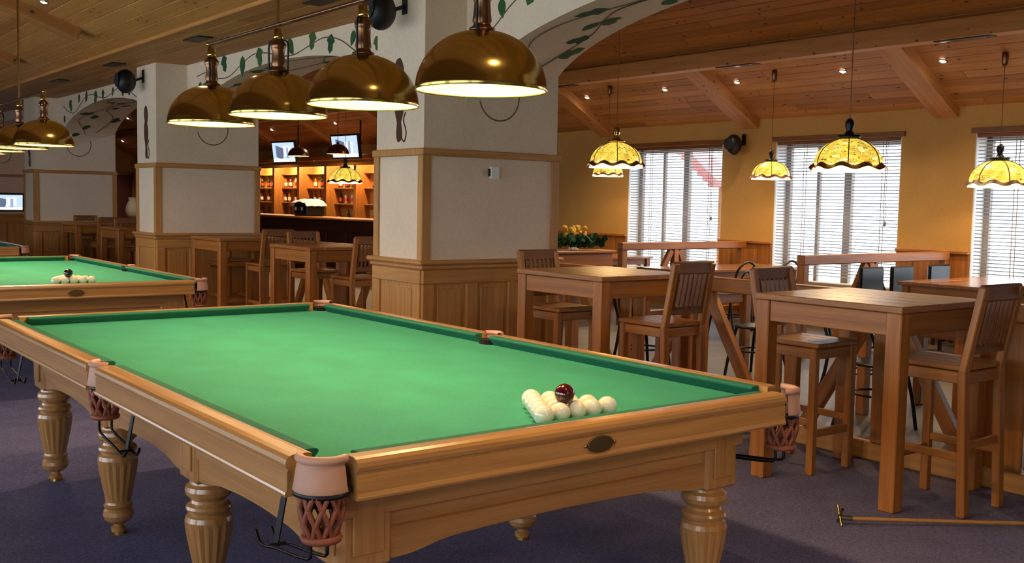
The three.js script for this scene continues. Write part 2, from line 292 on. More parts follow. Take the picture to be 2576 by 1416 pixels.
// ------------------------------------------------------------------ columns
function makeColumn(label, z) {
  const t = thing('column', label, 'column', (XC0 + XC1) / 2, 0, z - PD / 2, 0, 'panelled columns of the arcade');
  const HX = (XC1 - XC0) / 2, HZ = PD / 2;
  part(t, 'shaft', grain(new THREE.BoxGeometry(2 * HX, CT + 0.3, 2 * HZ).translate(0, (CT + 0.3) / 2, 0), 'y'), M.plaster);
  // dado: sheet, then frame of rails and stiles, panels standing inside it
  part(t, 'dado_sheet', cbox(2 * HX + 0.016, 1.0, 2 * HZ + 0.016, 0, 0.5, 0, 'y', 0.003), M.wains);
  part(t, 'dado_cap', [cbox(2 * HX + 0.12, 0.035, 2 * HZ + 0.12, 0, 1.058, 0, 'x', 0.01), cbox(2 * HX + 0.08, 0.04, 2 * HZ + 0.08, 0, 1.022, 0, 'x', 0.012)], M.wains);
  part(t, 'plinth', cbox(2 * HX + 0.07, 0.14, 2 * HZ + 0.07, 0, 0.07, 0, 'x', 0.01), M.wains);
  const F = 0.03;
  const face = (len, n, place) => {
    place('dado_rail', len, 0.11, 0, 0.945); place('dado_rail', len, 0.12, 0, 0.20);
    const st = 0.11, pw = (len - st * (n + 1)) / n;
    for (let i = 0; i <= n; i++) place('dado_stile', st, 0.63, -len / 2 + st / 2 + i * (st + pw), 0.575, true);
    for (let i = 0; i < n; i++) place('dado_panel', pw - 0.07, 0.55, -len / 2 + st + pw / 2 + i * (st + pw), 0.575, true, 0.016);
  };
  for (const s of [-1, 1]) {
    face(2 * HX + F, 3, (nm, w, h, u, v, up, d = F) => part(t, nm, cbox(w, h, d, u, v, s * (HZ + d / 2 + 0.002), up ? 'y' : 'x', 0.006), M.wains));
    face(2 * HZ + F * 0.5, 1, (nm, w, h, u, v, up, d = F) => part(t, nm, cbox(d, h, w, s * (HX + d / 2 + 0.002), v, u, up ? 'y' : 'z', 0.006), M.wains));
  }
  for (const sx of [-1, 1]) for (const sz of [-1, 1]) part(t, 'corner_trim', [cbox(0.075, 0.81, 0.02, sx * (HX - 0.02), 1.475, sz * (HZ + 0.008), 'y', 0.004), cbox(0.02, 0.81, 0.075, sx * (HX + 0.008), 1.475, sz * (HZ - 0.02), 'y', 0.004)], M.wains);
  part(t, 'band', cbox(2 * HX + 0.06, 0.058, 2 * HZ + 0.06, 0, 1.905, 0, 'x', 0.008), M.wains);
  // painted ring on the near face, painted figure on the side facing the billiard tables
  const ring = new THREE.TorusGeometry(0.20, 0.006, 4, 40).toNonIndexed(); ring.translate(0.05, 2.38, HZ + 0.001); part(t, 'painted_ring', ring, M.vine);
  const f = new THREE.Shape(); f.moveTo(0, 0); f.bezierCurveTo(0.10, 0.02, 0.05, 0.10, 0.04, 0.16); f.bezierCurveTo(0.10, 0.26, 0.10, 0.36, 0.05, 0.44); f.bezierCurveTo(0.10, 0.50, 0.09, 0.60, 0.02, 0.66); f.bezierCurveTo(-0.07, 0.67, -0.08, 0.56, -0.04, 0.47); f.bezierCurveTo(-0.09, 0.38, -0.06, 0.24, -0.02, 0.16); f.bezierCurveTo(-0.02, 0.1, -0.05, 0.05, 0, 0);
  const fg = new THREE.ExtrudeGeometry(f, { depth: 0.002, bevelEnabled: false, curveSegments: 6 }); fg.rotateY(-Math.PI / 2); fg.translate(-HX - 0.001, 1.985, -0.02); part(t, 'painted_figure', fg, M.figure);
  part(t, 'painted_tail', tube([V(-HX - 0.002, 2.03, 0.02), V(-HX - 0.002, 1.99, 0.07), V(-HX - 0.002, 2.06, 0.1), V(-HX - 0.002, 2.16, 0.06), V(-HX - 0.002, 2.22, 0.09)], 0.006, 24, 4), M.figure);
  return t;
}
makeColumn('white panelled column with oak dado nearest the billiard table', PZ[1]);
makeColumn('white panelled column behind the second billiard table', PZ[2]);
makeColumn('dim panelled column at the far left beyond the second table', PZ[3]);
makeColumn('last panelled column at the left edge, mostly hidden', PZ[4]);
makeColumn('panelled column closing the near arch, outside the view', PZ[0]);

// ------------------------------------------------------------------ windows and blinds
WIN.forEach(([a, b], i) => {
  const w = b - a, zc = (a + b) / 2, xo = XW + 0.27, H = HEAD - SILL, yc = (HEAD + SILL) / 2;
  const t = new THREE.Group(); t.name = 'window_' + (i + 1); t.userData.kind = 'structure'; scene.add(t);
  part(t, 'window_frame', [cbox(0.07, H, 0.08, xo, yc, a + 0.04, 'y'), cbox(0.07, H, 0.08, xo, yc, b - 0.04, 'y'), cbox(0.07, 0.08, w, xo, SILL + 0.04, zc, 'z'), cbox(0.07, 0.08, w, xo, HEAD - 0.04, zc, 'z')], M.frame);
  part(t, 'mullion', cbox(0.08, H - 0.1, 0.11, xo, yc, zc + 0.05, 'y'), M.frame);
  part(t, 'mullion', cbox(0.06, H - 0.1, 0.05, xo, yc, zc - w * 0.22, 'y'), M.frame);
  part(t, 'pane', new THREE.BoxGeometry(0.006, H - 0.14, w / 2 - 0.1).translate(xo + 0.01, yc, a + 0.08 + (w / 2 - 0.1) / 2), M.glass);
  part(t, 'pane', new THREE.BoxGeometry(0.006, H - 0.14, w / 2 - 0.16).translate(xo + 0.01, yc, b - 0.08 - (w / 2 - 0.16) / 2), M.glass);
  part(t, 'reveal', [cbox(0.24, H, 0.012, XW + 0.115, yc, a + 0.006, 'y'), cbox(0.24, H, 0.012, XW + 0.115, yc, b - 0.006, 'y')], M.white);
  part(t, 'window_sill', cbox(0.42, 0.035, w + 0.08, XW + 0.08, SILL - 0.018, zc, 'z', 0.006), M.white);
  part(t, 'head_trim', cbox(0.03, 0.06, w + 0.1, XW - 0.015, HEAD + 0.035, zc, 'z', 0.005), M.barDark);
  if (i > 2) return;
  const bl = thing('venetian_blind', ['white slatted blind on the far window beside the loudspeaker', 'white slatted blind on the middle bright window', 'white slatted blind on the window at the right edge'][i], 'blind', XW + 0.035, 0, zc, 0, 'slatted window blinds');
  part(bl, 'head_rail', cbox(0.05, 0.045, w - 0.03, 0, HEAD - 0.025, 0, 'z'), M.barDark);
  const sg = cbox(0.026, 0.0022, w - 0.04, 0, 0, 0, 'z', 0.0005); sg.rotateZ(-0.5);
  const bottom = [0.56, 0.56, 0.56][i]; const n = Math.floor((HEAD - 0.07 - bottom) / 0.042);
  for (let k = 0; k < n; k++) { const m = new THREE.Mesh(sg, M.slat); m.name = 'slat'; m.position.y = HEAD - 0.07 - k * 0.042; bl.add(m); }
  part(bl, 'bottom_rail', cbox(0.03, 0.018, w - 0.03, 0, bottom - 0.01, 0, 'z'), M.white);
  for (const q of [-0.26, 0.36]) part(bl, 'ladder_cord', [cyl(0.005, 0.005, HEAD - 0.05 - bottom, -0.016, (HEAD + bottom) / 2, q * w, 5), cyl(0.005, 0.005, HEAD - 0.05 - bottom, -0.018, (HEAD + bottom) / 2, q * w + 0.045, 5)], M.frame);
  part(bl, 'pull_cord', [cyl(0.004, 0.004, 1.0, -0.03, HEAD - 0.55, w * 0.4, 5), cyl(0.012, 0.018, 0.06, -0.03, HEAD - 1.08, w * 0.4, 8)], M.frame);
});
LWIN.forEach(([a, b], i) => {
  const w = b - a, zc = (a + b) / 2; const t = new THREE.Group(); t.name = 'window_' + (i + 5); t.userData.kind = 'structure'; scene.add(t);
  part(t, 'window_frame', [cbox(0.07, 1.95, 0.08, -4.6, 1.575, a + 0.04, 'y'), cbox(0.07, 1.95, 0.08, -4.6, 1.575, b - 0.04, 'y'), cbox(0.07, 0.08, w, -4.6, 0.64, zc, 'z'), cbox(0.07, 0.08, w, -4.6, 2.51, zc, 'z'), cbox(0.07, 1.85, 0.08, -4.6, 1.575, zc, 'y')], M.white);
  part(t, 'pane', new THREE.BoxGeometry(0.006, 1.85, w - 0.1).translate(-4.6, 1.575, zc), M.glass);
});
// outside the windows: pavement and the red porch roof next door
struct('pavement', grain(new THREE.BoxGeometry(30, 0.1, 60).translate(25.8, -0.3, -8), 'x'), std({ color: 0xb8b6b0, roughness: 0.9 }));
{
  const t = thing('porch_roof', 'red sloping porch roof outside the windows', 'roof', 12.6, 0, -7.2);
  const m = std({ color: 0xcc7c7c, roughness: 0.7 });
  part(t, 'roof_slab', bar(V(-0.6, 2.62, -2.9), V(-0.6, 1.9, -1.95), 0.5, 0.16, 0.01), m);
  part(t, 'eave_board', cbox(0.5, 0.12, 3.4, -0.6, 2.6, -0.1, 'z', 0.01), m);
  for (let i = 0; i < 8; i++) part(t, 'eave_tile', bar(V(-0.88, 2.52 - i * 0.09, -2.9 + i * 0.12), V(-0.86, 2.49 - i * 0.09, -2.84 + i * 0.12), 0.05, 0.05, 0.01), m);
  part(t, 'post', cbox(0.1, 2.80, 0.1, -0.6, 1.15, 1.5, 'y'), M.frameWood); part(t, 'post', cbox(0.1, 2.10, 0.1, -0.6, 0.8, -1.98, 'y'), M.frameWood);
}

// ------------------------------------------------------------------ billiard tables (12-foot, local origin at the nose corner, field 1.775 x 3.55)
const FW = 1.775, FL = 3.55, BED = 0.82;
const railProf = [[0.042, 0.046], [0.058, 0.0485], [0.092, 0.0485], [0.106, 0.0445], [0.1145, 0.036], [0.117, 0.024], [0.1145, 0.014], [0.109, 0.010], [0.109, 0.006], [0.112, 0.004], [0.1125, -0.044], [0.1165, -0.050], [0.1185, -0.056], [0.1165, -0.063], [0.042, -0.063]];
const cushProf = [[0.042, 0.046], [0.02, 0.0465], [0.006, 0.0445], [0.0, 0.039], [0.002, 0.033], [0.012, 0.022], [0.03, 0.0], [0.042, 0.0]];
// a straight run of profile from point a to b (xz), outward normal n
function run(prof, a, b, n) {
  const L = Math.hypot(b[0] - a[0], b[1] - a[1]); const g = prism(prof, L);
  const d = [(b[0] - a[0]) / L, (b[1] - a[1]) / L];
  const m = new THREE.Matrix4().makeBasis(V(n[0], 0, n[1]), V(0, 1, 0), V(d[0], 0, d[1])); m.setPosition(a[0], BED, a[1]);
  if (m.determinant() < 0) { const p = g.attributes.position.array; g.applyMatrix4(m); for (let i = 0; i < p.length; i += 9) for (let k = 0; k < 3; k++) { const q = p[i + 3 + k]; p[i + 3 + k] = p[i + 6 + k]; p[i + 6 + k] = q; } g.deleteAttribute('normal'); g.computeVertexNormals(); }
  else g.applyMatrix4(m);
  return grain(g, Math.abs(d[0]) > 0.5 ? 'x' : 'z');
}
const legProf = [[0.0, 0.0], [0.030, 0.0], [0.032, 0.018], [0.020, 0.024], [0.020, 0.036], [0.042, 0.042], [0.060, 0.058], [0.067, 0.078], [0.064, 0.096], [0.056, 0.108], [0.060, 0.114], [0.064, 0.122], [0.058, 0.130], [0.055, 0.140], [0.060, 0.17], [0.070, 0.22], [0.080, 0.27], [0.086, 0.31], [0.087, 0.335], [0.082, 0.352], [0.070, 0.364], [0.080, 0.372], [0.084, 0.382], [0.080, 0.392], [0.066, 0.402], [0.062, 0.412], [0.070, 0.420], [0.082, 0.432], [0.086, 0.448], [0.082, 0.464], [0.070, 0.474], [0.066, 0.49], [0.0, 0.49]];
function reeded(prof, seg = 48) {                                     // fluting cut into the vase of the leg
  const g = lathe(prof, seg); const p = g.attributes.position;
  for (let i = 0; i < p.count; i++) { const y = p.getY(i), x = p.getX(i), z = p.getZ(i); if (y > 0.145 && y < 0.332) { const a = Math.atan2(z, x), e = Math.min(1, (y - 0.145) / 0.02, (0.332 - y) / 0.02), k = 1 - 0.055 * e * (0.5 - 0.5 * Math.cos(a * 16)); p.setX(i, x * k); p.setZ(i, z * k); } }
  g.computeVertexNormals(); return grain(g, 'y');
}
const legGeo = reeded(legProf, 64);
function apron(len, y0, y1, rise, t) {                                // board with an arched lower edge, length along x from 0
  const s = new THREE.Shape(); s.moveTo(0, y1); s.lineTo(0, y0); const e = Math.min(0.12, len * 0.12); s.lineTo(0.02, y0); s.bezierCurveTo(e, y0, e, y0 + rise * 0.8, e * 2.2, y0 + rise); s.bezierCurveTo(len * 0.4, y0 + rise * 1.35, len * 0.6, y0 + rise * 1.35, len - e * 2.2, y0 + rise); s.bezierCurveTo(len - e, y0 + rise * 0.8, len - e, y0, len - 0.02, y0); s.lineTo(len, y0); s.lineTo(len, y1); s.lineTo(0, y1);
  return new THREE.ExtrudeGeometry(s, { depth: t, bevelEnabled: true, bevelSize: 0.003, bevelThickness: 0.003, bevelSegments: 1, curveSegments: 10 });
}
function makeTable(label, x, z) {
  const t = thing('billiard_table', label, 'billiard table', x, 0, z, 0, 'green billiard tables');
  // slate bed under cloth
  part(t, 'cloth', grain(new THREE.BoxGeometry(FW + 0.08, 0.03, FL + 0.08).translate(FW / 2, BED - 0.015, -FL / 2), 'z'), M.felt);
  const g = 0.062, m = 0.058, Z = -FL / 2;
  const runs = [[[g, 0], [FW - g, 0], [0, 1]], [[g, -FL], [FW - g, -FL], [0, -1]], [[0, -g], [0, Z + m], [-1, 0]], [[0, Z - m], [0, -FL + g], [-1, 0]], [[FW, -g], [FW, Z + m], [1, 0]], [[FW, Z - m], [FW, -FL + g], [1, 0]]];
  for (const [a, b, n] of runs) { const e = [Math.sign(b[0] - a[0]) * 0.042, Math.sign(b[1] - a[1]) * 0.042], cA = (Math.abs(a[1] - Z) < 0.1) ? 0 : 1, cB = (Math.abs(b[1] - Z) < 0.1) ? 0 : 1; const r = part(t, 'rail', run(railProf, [a[0] - e[0] * cA, a[1] - e[1] * cA], [b[0] + e[0] * cB, b[1] + e[1] * cB], n), M.table); part(r, 'cushion', run(cushProf, a, b, n), M.feltCushion); }
  // pockets
  const pocket = (cx, cz, ang, side) => {
    const q = new THREE.Group(); q.name = 'pocket'; q.position.set(cx, 0, cz); q.rotation.y = ang; t.add(q);      // local +x looks outward
    const sp = side ? 1.15 : 1.25;
    part(q, 'leather_shield', [lathe([[0.056, 0.870], [0.060, 0.876], [0.067, 0.872], [0.068, 0.856], [0.066, 0.853], [0.069, 0.850], [0.076, 0.800], [0.079, 0.786], [0.074, 0.782], [0.060, 0.790], [0.056, 0.870]], 28, Math.PI / 2 - sp, 2 * sp)], M.leather);
    part(q, 'pocket_hole', cyl(0.055, 0.05, 0.10, 0, 0.792, 0, 20), M.hole); part(q, 'leather_roll', new THREE.TorusGeometry(0.0615, 0.0125, 8, 28, 2 * sp + 0.3).rotateX(Math.PI / 2).rotateY(sp + 0.15).translate(0, 0.868, 0).toNonIndexed(), M.leather);
    part(q, 'pocket_bracket', [tube([V(0.0, 0.785, 0.07), V(0.04, 0.778, 0.058), V(0.064, 0.776, 0), V(0.04, 0.778, -0.058), V(0.0, 0.785, -0.07)], 0.010, 20, 6)], M.black);
    // net of leather straps, knotted into a ring
    const straps = []; const R = (k) => 0.052 - 0.016 * k + 0.010 * Math.sin(k * 3.1);
    for (let i = 0; i < 9; i++) for (const s of [-1, 1]) { const pts = []; for (let k = 0; k <= 6; k++) { const f = k / 6, a = i / 9 * 6.283 + s * f * 1.0; pts.push(V(0.012 + R(f) * Math.cos(a), 0.785 - 0.125 * f, R(f) * Math.sin(a))); } straps.push(tube(pts, 0.0078, 8, 5)); }
    part(q, 'net', straps, M.netLeather);
    part(q, 'net_ring', new THREE.TorusGeometry(0.045, 0.011, 6, 20).rotateX(Math.PI / 2).translate(0.012, 0.658, 0).toNonIndexed(), M.netLeather); part(q, 'net_hoop', [new THREE.TorusGeometry(0.053, 0.007, 6, 20).rotateX(Math.PI / 2).translate(0.012, 0.782, 0).toNonIndexed()], M.netLeather);
    return q;
  };
  const D = 0.038;
  const P = [[-D, D, -3 * Math.PI / 4, 0], [FW + D, D, -Math.PI / 4, 0], [-D, -FL - D, 3 * Math.PI / 4, 0], [FW + D, -FL - D, Math.PI / 4, 0], [-0.048, Z, Math.PI, 1], [FW + 0.048, Z, 0, 1]];
  for (const [a, b, c, d] of P) {
    pocket(a, b, c, d);
    const s = a < 0.5 ? -1 : 1, x0 = a + s * 0.012, dz = b > -0.5 ? -1 : d ? 1 : 1, w = 0.024;   // ball track: two rods sloping away under the rail
    const rods = []; for (const k of [-w, w]) rods.push(tube([V(x0 + k, 0.64, b), V(x0 + k, 0.605, b), V(x0 + k, 0.592, b + dz * 0.05), V(x0 + k, 0.575, b + dz * 0.2), V(x0 + k, 0.562, b + dz * 0.31), V(x0 + k, 0.59, b + dz * 0.34)], 0.0055, 24, 5));
    rods.push(bar(V(x0 - s * 0.035, 0.75, b + dz * 0.26), V(x0, 0.565, b + dz * 0.26), 0.03, 0.006, 0.001), tube([V(x0 - w, 0.568, b + dz * 0.25), V(x0 + w, 0.568, b + dz * 0.25)], 0.005, 2, 5));
    part(t, 'ball_track', rods, M.blackMetal);
  }
  // frame: leg blocks, aprons
  const lx = [0.15, FW - 0.15], lz = [-0.14, -0.14 - 1.09, -0.14 - 2.18, -FL + 0.14];
  part(t, 'subframe', cbox(FW - 0.1, 0.10, FL - 0.1, FW / 2, 0.705, -FL / 2, 'z', 0.004), M.table);
  for (const X of lx) for (const zz of lz) {
    const b = part(t, 'leg_block', [cbox(0.165, 0.24, 0.165, X, 0.62, zz, 'y', 0.012)], M.table);
    const s = X < 0.5 ? -1 : 1; part(b, 'block_panel', cbox(0.01, 0.16, 0.10, X + s * 0.086, 0.625, zz, 'y', 0.005), M.table);
    if (zz > -0.3) part(b, 'block_panel', cbox(0.10, 0.16, 0.01, X, 0.625, zz + 0.086, 'y', 0.005), M.table);
    const l = new THREE.Mesh(legGeo, M.table); l.name = 'leg'; l.position.set(X, 0.012, zz); t.add(l);
    part(l, 'foot', cyl(0.034, 0.036, 0.012, 0, -0.006, 0, 14), M.brass);
  }
  const addApron = (len, mtx, axis) => { for (const [y0, y1, rise, th, off] of [[0.60, 0.758, 0.0, 0.02, -0.012], [0.515, 0.602, 0.03, 0.022, 0.0]]) { const gg = apron(len, y0, y1, rise, th); gg.translate(0, 0, off); gg.applyMatrix4(mtx); part(t, rise ? 'apron_board' : 'apron_panel', grain(gg, axis), M.table); } };
  for (let i = 0; i < 3; i++) {
    const z0 = lz[i] - 0.0825, len = lz[i] - lz[i + 1] - 0.165;
    addApron(len, new THREE.Matrix4().makeBasis(V(0, 0, -1), V(0, 1, 0), V(1, 0, 0)).setPosition(0.085, 0, z0), 'z');
    addApron(len, new THREE.Matrix4().makeBasis(V(0, 0, -1), V(0, 1, 0), V(1, 0, 0)).setPosition(FW - 0.107, 0, z0), 'z');
  }
  addApron(FW - 0.3 - 0.165, new THREE.Matrix4().makeTranslation(0.2325, 0, -0.095), 'x');
  addApron(FW - 0.3 - 0.165, new THREE.Matrix4().makeTranslation(0.2325, 0, -FL + 0.075), 'x');
  // maker's oval plate on the near end
  const oval = new THREE.Shape(); oval.absellipse(0, 0, 0.05, 0.023, 0, Math.PI * 2); const og = new THREE.ExtrudeGeometry(oval, { depth: 0.003, bevelEnabled: true, bevelSize: 0.003, bevelThickness: 0.002, bevelSegments: 2, curveSegments: 16 }); og.translate(0.86, BED - 0.019, 0.114);
  const pl = part(t, 'name_plate', og, M.brassPlate); for (const s of [-1, 1]) part(pl, 'screw', sphere(0.006, 0.86 + s * 0.06, BED - 0.019, 0.114, 8), M.brass);
  return t;
}
makeTable('nearest billiard table with green cloth and pale oak frame', 0, 0);
makeTable('second billiard table at left, beyond the nearest one', 0, -5.76);
makeTable('billiard table beside the camera, outside the view', 0, 5.94);
makeTable('third billiard table, only its corner showing at the left edge', 0, -11.7);

// balls
const ballGeo = new THREE.SphereGeometry(0.034, 28, 18);
function ball(mat, label, group, x, y, z, name = 'billiard_ball') { const m = new THREE.Mesh(ballGeo, mat); m.name = numbered(name); m.position.set(x, y, z); m.userData = { label, category: 'ball' }; if (group) m.userData.group = group; scene.add(m); return m; }
const ORD = ['leftmost', 'second from left', 'third from left', 'fourth from left', 'fifth from left'], ROWS = ['rail-side row', 'second row', 'middle row', 'fourth row'];
function rack(xc, z0, where, group) { for (let r = 0; r < 5; r++) for (let k = 0; k < 5 - r; k++) ball(M.ivory, r === 4 ? `ivory ball at the far tip of the rack on ${where}` : `ivory ball, ${ORD[k]} in the ${ROWS[r]} of the rack on ${where}`, group, xc + (k - (4 - r) / 2) * 0.0686, BED + 0.034, z0 - r * 0.0594).rotation.set(rnd() * 6, rnd() * 6, 0); }
rack(0.96, -0.115, 'the nearest table', 'racked balls on the nearest table');
ball(M.redBall, 'dark red ball lying on top of the racked white balls', null, 0.926, BED + 0.034 + 0.0555, -0.135, 'cue_ball');
rack(0.975, -6.16, 'the second table', 'racked balls on the second table');
ball(M.darkBall, 'near-black ball on top of the rack on the second table', null, 0.9407, BED + 0.034 + 0.0575, -6.181, 'cue_ball');

// ------------------------------------------------------------------ brass lamps over the tables
const liningMat = std({ color: 0xffd27a, roughness: 0.6, emissive: new THREE.Color(1.0, 0.70, 0.22), emissiveIntensity: 1.15 });
const bulbMat = std({ color: 0xffffff, roughness: 0.5, emissive: new THREE.Color(1.0, 0.86, 0.6), emissiveIntensity: 12 });
const domeOut = [], domeIn = []; for (let i = 0; i <= 22; i++) { const a = i / 22 * Math.PI / 2; domeOut.push([0.232 * Math.cos(a) ** 0.92 + (i ? 0 : 0.003), 0.208 * Math.sin(a) ** 1.02]); domeIn.push([Math.max(0.001, 0.226 * Math.cos(a) ** 0.92), 0.002 + 0.20 * Math.sin(a)]); } domeOut[22][0] = 0.03;
const domeGeo = lathe([[0.228, 0], ...domeOut], 64), liningGeo = lathe(domeIn, 48);
const RIM = 1.922;
function makeLamp(label, x, z, turn, wide, power) {
  const t = thing('brass_pendant_lamp', label, 'lamp', x, RIM, z, turn, 'brass dome lamps over the billiard tables');
  part(t, 'dome', domeGeo, M.brass); part(t, 'lining', liningGeo, liningMat);
  part(t, 'rim_bead', new THREE.TorusGeometry(0.231, 0.0035, 6, 64).rotateX(Math.PI / 2).toNonIndexed(), M.brass);
  part(t, 'neck', lathe([[0.0, 0.203], [0.045, 0.203], [0.046, 0.214], [0.033, 0.222], [0.029, 0.232], [0.034, 0.24], [0.031, 0.262], [0.028, 0.305], [0.035, 0.318], [0.038, 0.337], [0.027, 0.352], [0.018, 0.362], [0.014, 0.39], [0, 0.39]], 24), M.brassDark);
  part(t, 'knob', sphere(0.024, 0, 0.372, 0, 14), M.brass);
  const w = wide;
  part(t, 'yoke', tube([V(-w, 0.14, 0), V(-w, 0.24, 0), V(-w, 0.335, 0), V(-w + 0.008, 0.352, 0), V(0, 0.356, 0), V(w - 0.008, 0.352, 0), V(w, 0.335, 0), V(w, 0.24, 0), V(w, 0.14, 0)], 0.0048, 48, 6), M.blackMetal);
  part(t, 'pipe_clamp', cyl(0.02, 0.022, 0.022, 0, 0.398, 0, 14), M.brass);
  part(t, 'bulb', sphere(0.07, 0, 0.072, 0, 20), bulbMat);
  const l = new THREE.SpotLight(TUNGSTEN, power, 0, 1.34, 0.35, 2); l.position.set(0, 0.072, 0); l.target.position.set(0, -1, 0); l.shadow.radius = 2.2; t.add(l); t.add(l.target);
  return t;
}
const LZ = [-0.58, -1.42, -2.235, -3.07];
['brass dome lamp nearest the camera, in front of the white column', 'second brass dome lamp, its rim overlapping the white column', 'third brass dome lamp, in front of the bar', 'fourth and farthest brass dome lamp over the nearest table'].forEach((s, i) => makeLamp(s, FW / 2, LZ[i], [0.62, 0.65, 2.2, 0.9][i], [0.055, 0.062, 0.05, 0.036][i], TABLE_LAMP));
const LZ2 = [-6.65, -7.48, -8.31, -9.14];
['brass dome lamp at left edge, nearest over the second table', 'brass dome lamp cut by the left edge, under the ceiling rod', 'brass dome lamp over the second table, outside the left edge', 'farthest brass dome lamp over the second table, out of view'].forEach((s, i) => makeLamp(s, FW / 2, LZ2[i], 0.7 + i, 0.04, TABLE_LAMP));
const LZ0 = [5.2, 4.35, 3.5, 2.67];
LZ0.forEach((z, i) => makeLamp(`brass dome lamp ${['one', 'two', 'three', 'four'][i]} of the row beside the camera, out of view`, FW / 2, z, 0.7 + i, 0.04, TABLE_LAMP));
function lampRail(label, z0, z1, rods) {
  const t = thing('lamp_rail', label, 'lamp rail', FW / 2, 0, 0, 0);
  part(t, 'pipe', [cyl(0.011, 0.011, z0 - z1 + 0.06, 0, 0, 0, 12).rotateX(Math.PI / 2).translate(0, RIM + 0.43, (z0 + z1) / 2)], M.brassDark);
  for (const z of rods) { const y = ceilB(FW / 2) - 0.005; part(t, 'rod', cyl(0.008, 0.008, y - RIM - 0.43, 0, (y + RIM + 0.43) / 2, z, 10), M.brass); part(t, 'ceiling_cup', lathe([[0, -0.05], [0.02, -0.045], [0.05, -0.01], [0.052, 0.01], [0, 0.01]], 20).translate(0, y, z), M.brass); }
  for (const z of [z0 + 0.03, z1 - 0.03]) part(t, 'end_ball', sphere(0.018, 0, RIM + 0.43, z, 12), M.brass);
}
lampRail('brass pipe carrying the four lamps over the nearest table', LZ[0], LZ[3], [LZ[2]]);
lampRail('brass pipe carrying the lamps beside the camera, out of view', LZ0[0], LZ0[3], [LZ0[1]]);
lampRail('brass pipe and rod carrying the lamps over the second table', LZ2[0], LZ2[3], [LZ2[1]]);

// ------------------------------------------------------------------ bar tables and chairs along the arcade
const tableProto = (() => {
  const t = new THREE.Group(); t.name = 'bar_table';
  for (let i = 0; i < 5; i++) part(t, 'top_board', cbox(0.174, 0.034, 0.92, -0.348 + i * 0.174, 1.033, 0, 'z', 0.004), i % 2 ? M.barTop : M.barTop);
  for (const a of [-1, 1]) for (const b of [-1, 1]) part(t, 'leg', cbox(0.088, 1.016, 0.088, a * 0.386, 0.508, b * 0.411, 'y', 0.006), M.bar);
  for (const b of [-1, 1]) { part(t, 'apron', cbox(0.684, 0.115, 0.025, 0, 0.955, b * 0.43, 'x'), M.bar); part(t, 'apron', cbox(0.025, 0.115, 0.734, b * 0.405, 0.955, 0, 'z'), M.bar); }
  return t;
})();
const chairProto = (() => {
  const t = new THREE.Group(); t.name = 'bar_chair'; const W = 0.172, D = 0.19;
  for (const s of [-1, 1]) {
    part(t, 'leg', cbox(0.044, 0.735, 0.044, s * W, 0.3675, D, 'y', 0.005), M.bar);
    part(t, 'leg', [bar(V(s * W, 0, -D - 0.03), V(s * W, 0.74, -D), 0.044, 0.05, 0.005), bar(V(s * W, 0.73, -D), V(s * W, 1.16, -D - 0.085), 0.04, 0.046, 0.005)], M.bar);
    part(t, 'seat_rail', cbox(0.024, 0.06, 0.36, s * W, 0.70, 0, 'z'), M.bar);
    part(t, 'stretcher', cbox(0.022, 0.04, 0.38, s * W, 0.30, -0.005, 'z'), M.bar);
  }
  for (let i = 0; i < 4; i++) part(t, 'seat_board', cbox(0.097, 0.026, 0.43, -0.1455 + i * 0.097, 0.75, 0.01, 'z', 0.005), M.bar);
  part(t, 'seat_rail', cbox(0.31, 0.06, 0.024, 0, 0.70, D, 'x'), M.bar); part(t, 'seat_rail', cbox(0.31, 0.06, 0.024, 0, 0.70, -D, 'x'), M.bar);
  part(t, 'foot_rest', cbox(0.31, 0.045, 0.028, 0, 0.24, D, 'x'), M.bar); part(t, 'stretcher', cbox(0.31, 0.04, 0.022, 0, 0.36, -D - 0.015, 'x'), M.bar);
  part(t, 'top_rail', bar(V(-0.19, 1.13, -D - 0.08), V(0.19, 1.13, -D - 0.08), 0.028, 0.085, 0.008), M.barDark);
  part(t, 'lower_rail', bar(V(-0.155, 0.845, -D - 0.022), V(0.155, 0.845, -D - 0.022), 0.022, 0.05, 0.004), M.barDark);
  for (let i = 0; i < 7; i++) { const x = -0.129 + i * 0.043; part(t, 'slat', bar(V(x, 0.86, -D - 0.026), V(x, 1.10, -D - 0.073), 0.026, 0.012, 0.002), M.barDark); }
  return t;
})();
function place(proto, label, category, x, z, turn, group, y = 0) { const c = proto.clone(); c.name = numbered(proto.name); c.userData = { label, category, group }; c.position.set(x, y, z); c.rotation.y = turn; scene.add(c); return c; }
const TX = 3.83;
[[-0.925, 'wooden bar table nearest the camera, right of the billiard table'], [-3.13, 'wooden bar table in front of the white column'], [-7.40, 'wooden bar table in the middle arch, before the bar'], [-9.68, 'wooden bar table standing before the second column'], [-13.5, 'wooden bar table in the far arch, nearer one'], [-15.7, 'wooden bar table in front of the third column']].forEach(([z, l]) => place(tableProto, l, 'table', TX, z, 0, 'high bar tables along the arcade'));
const CH = 'high bar chairs along the arcade';
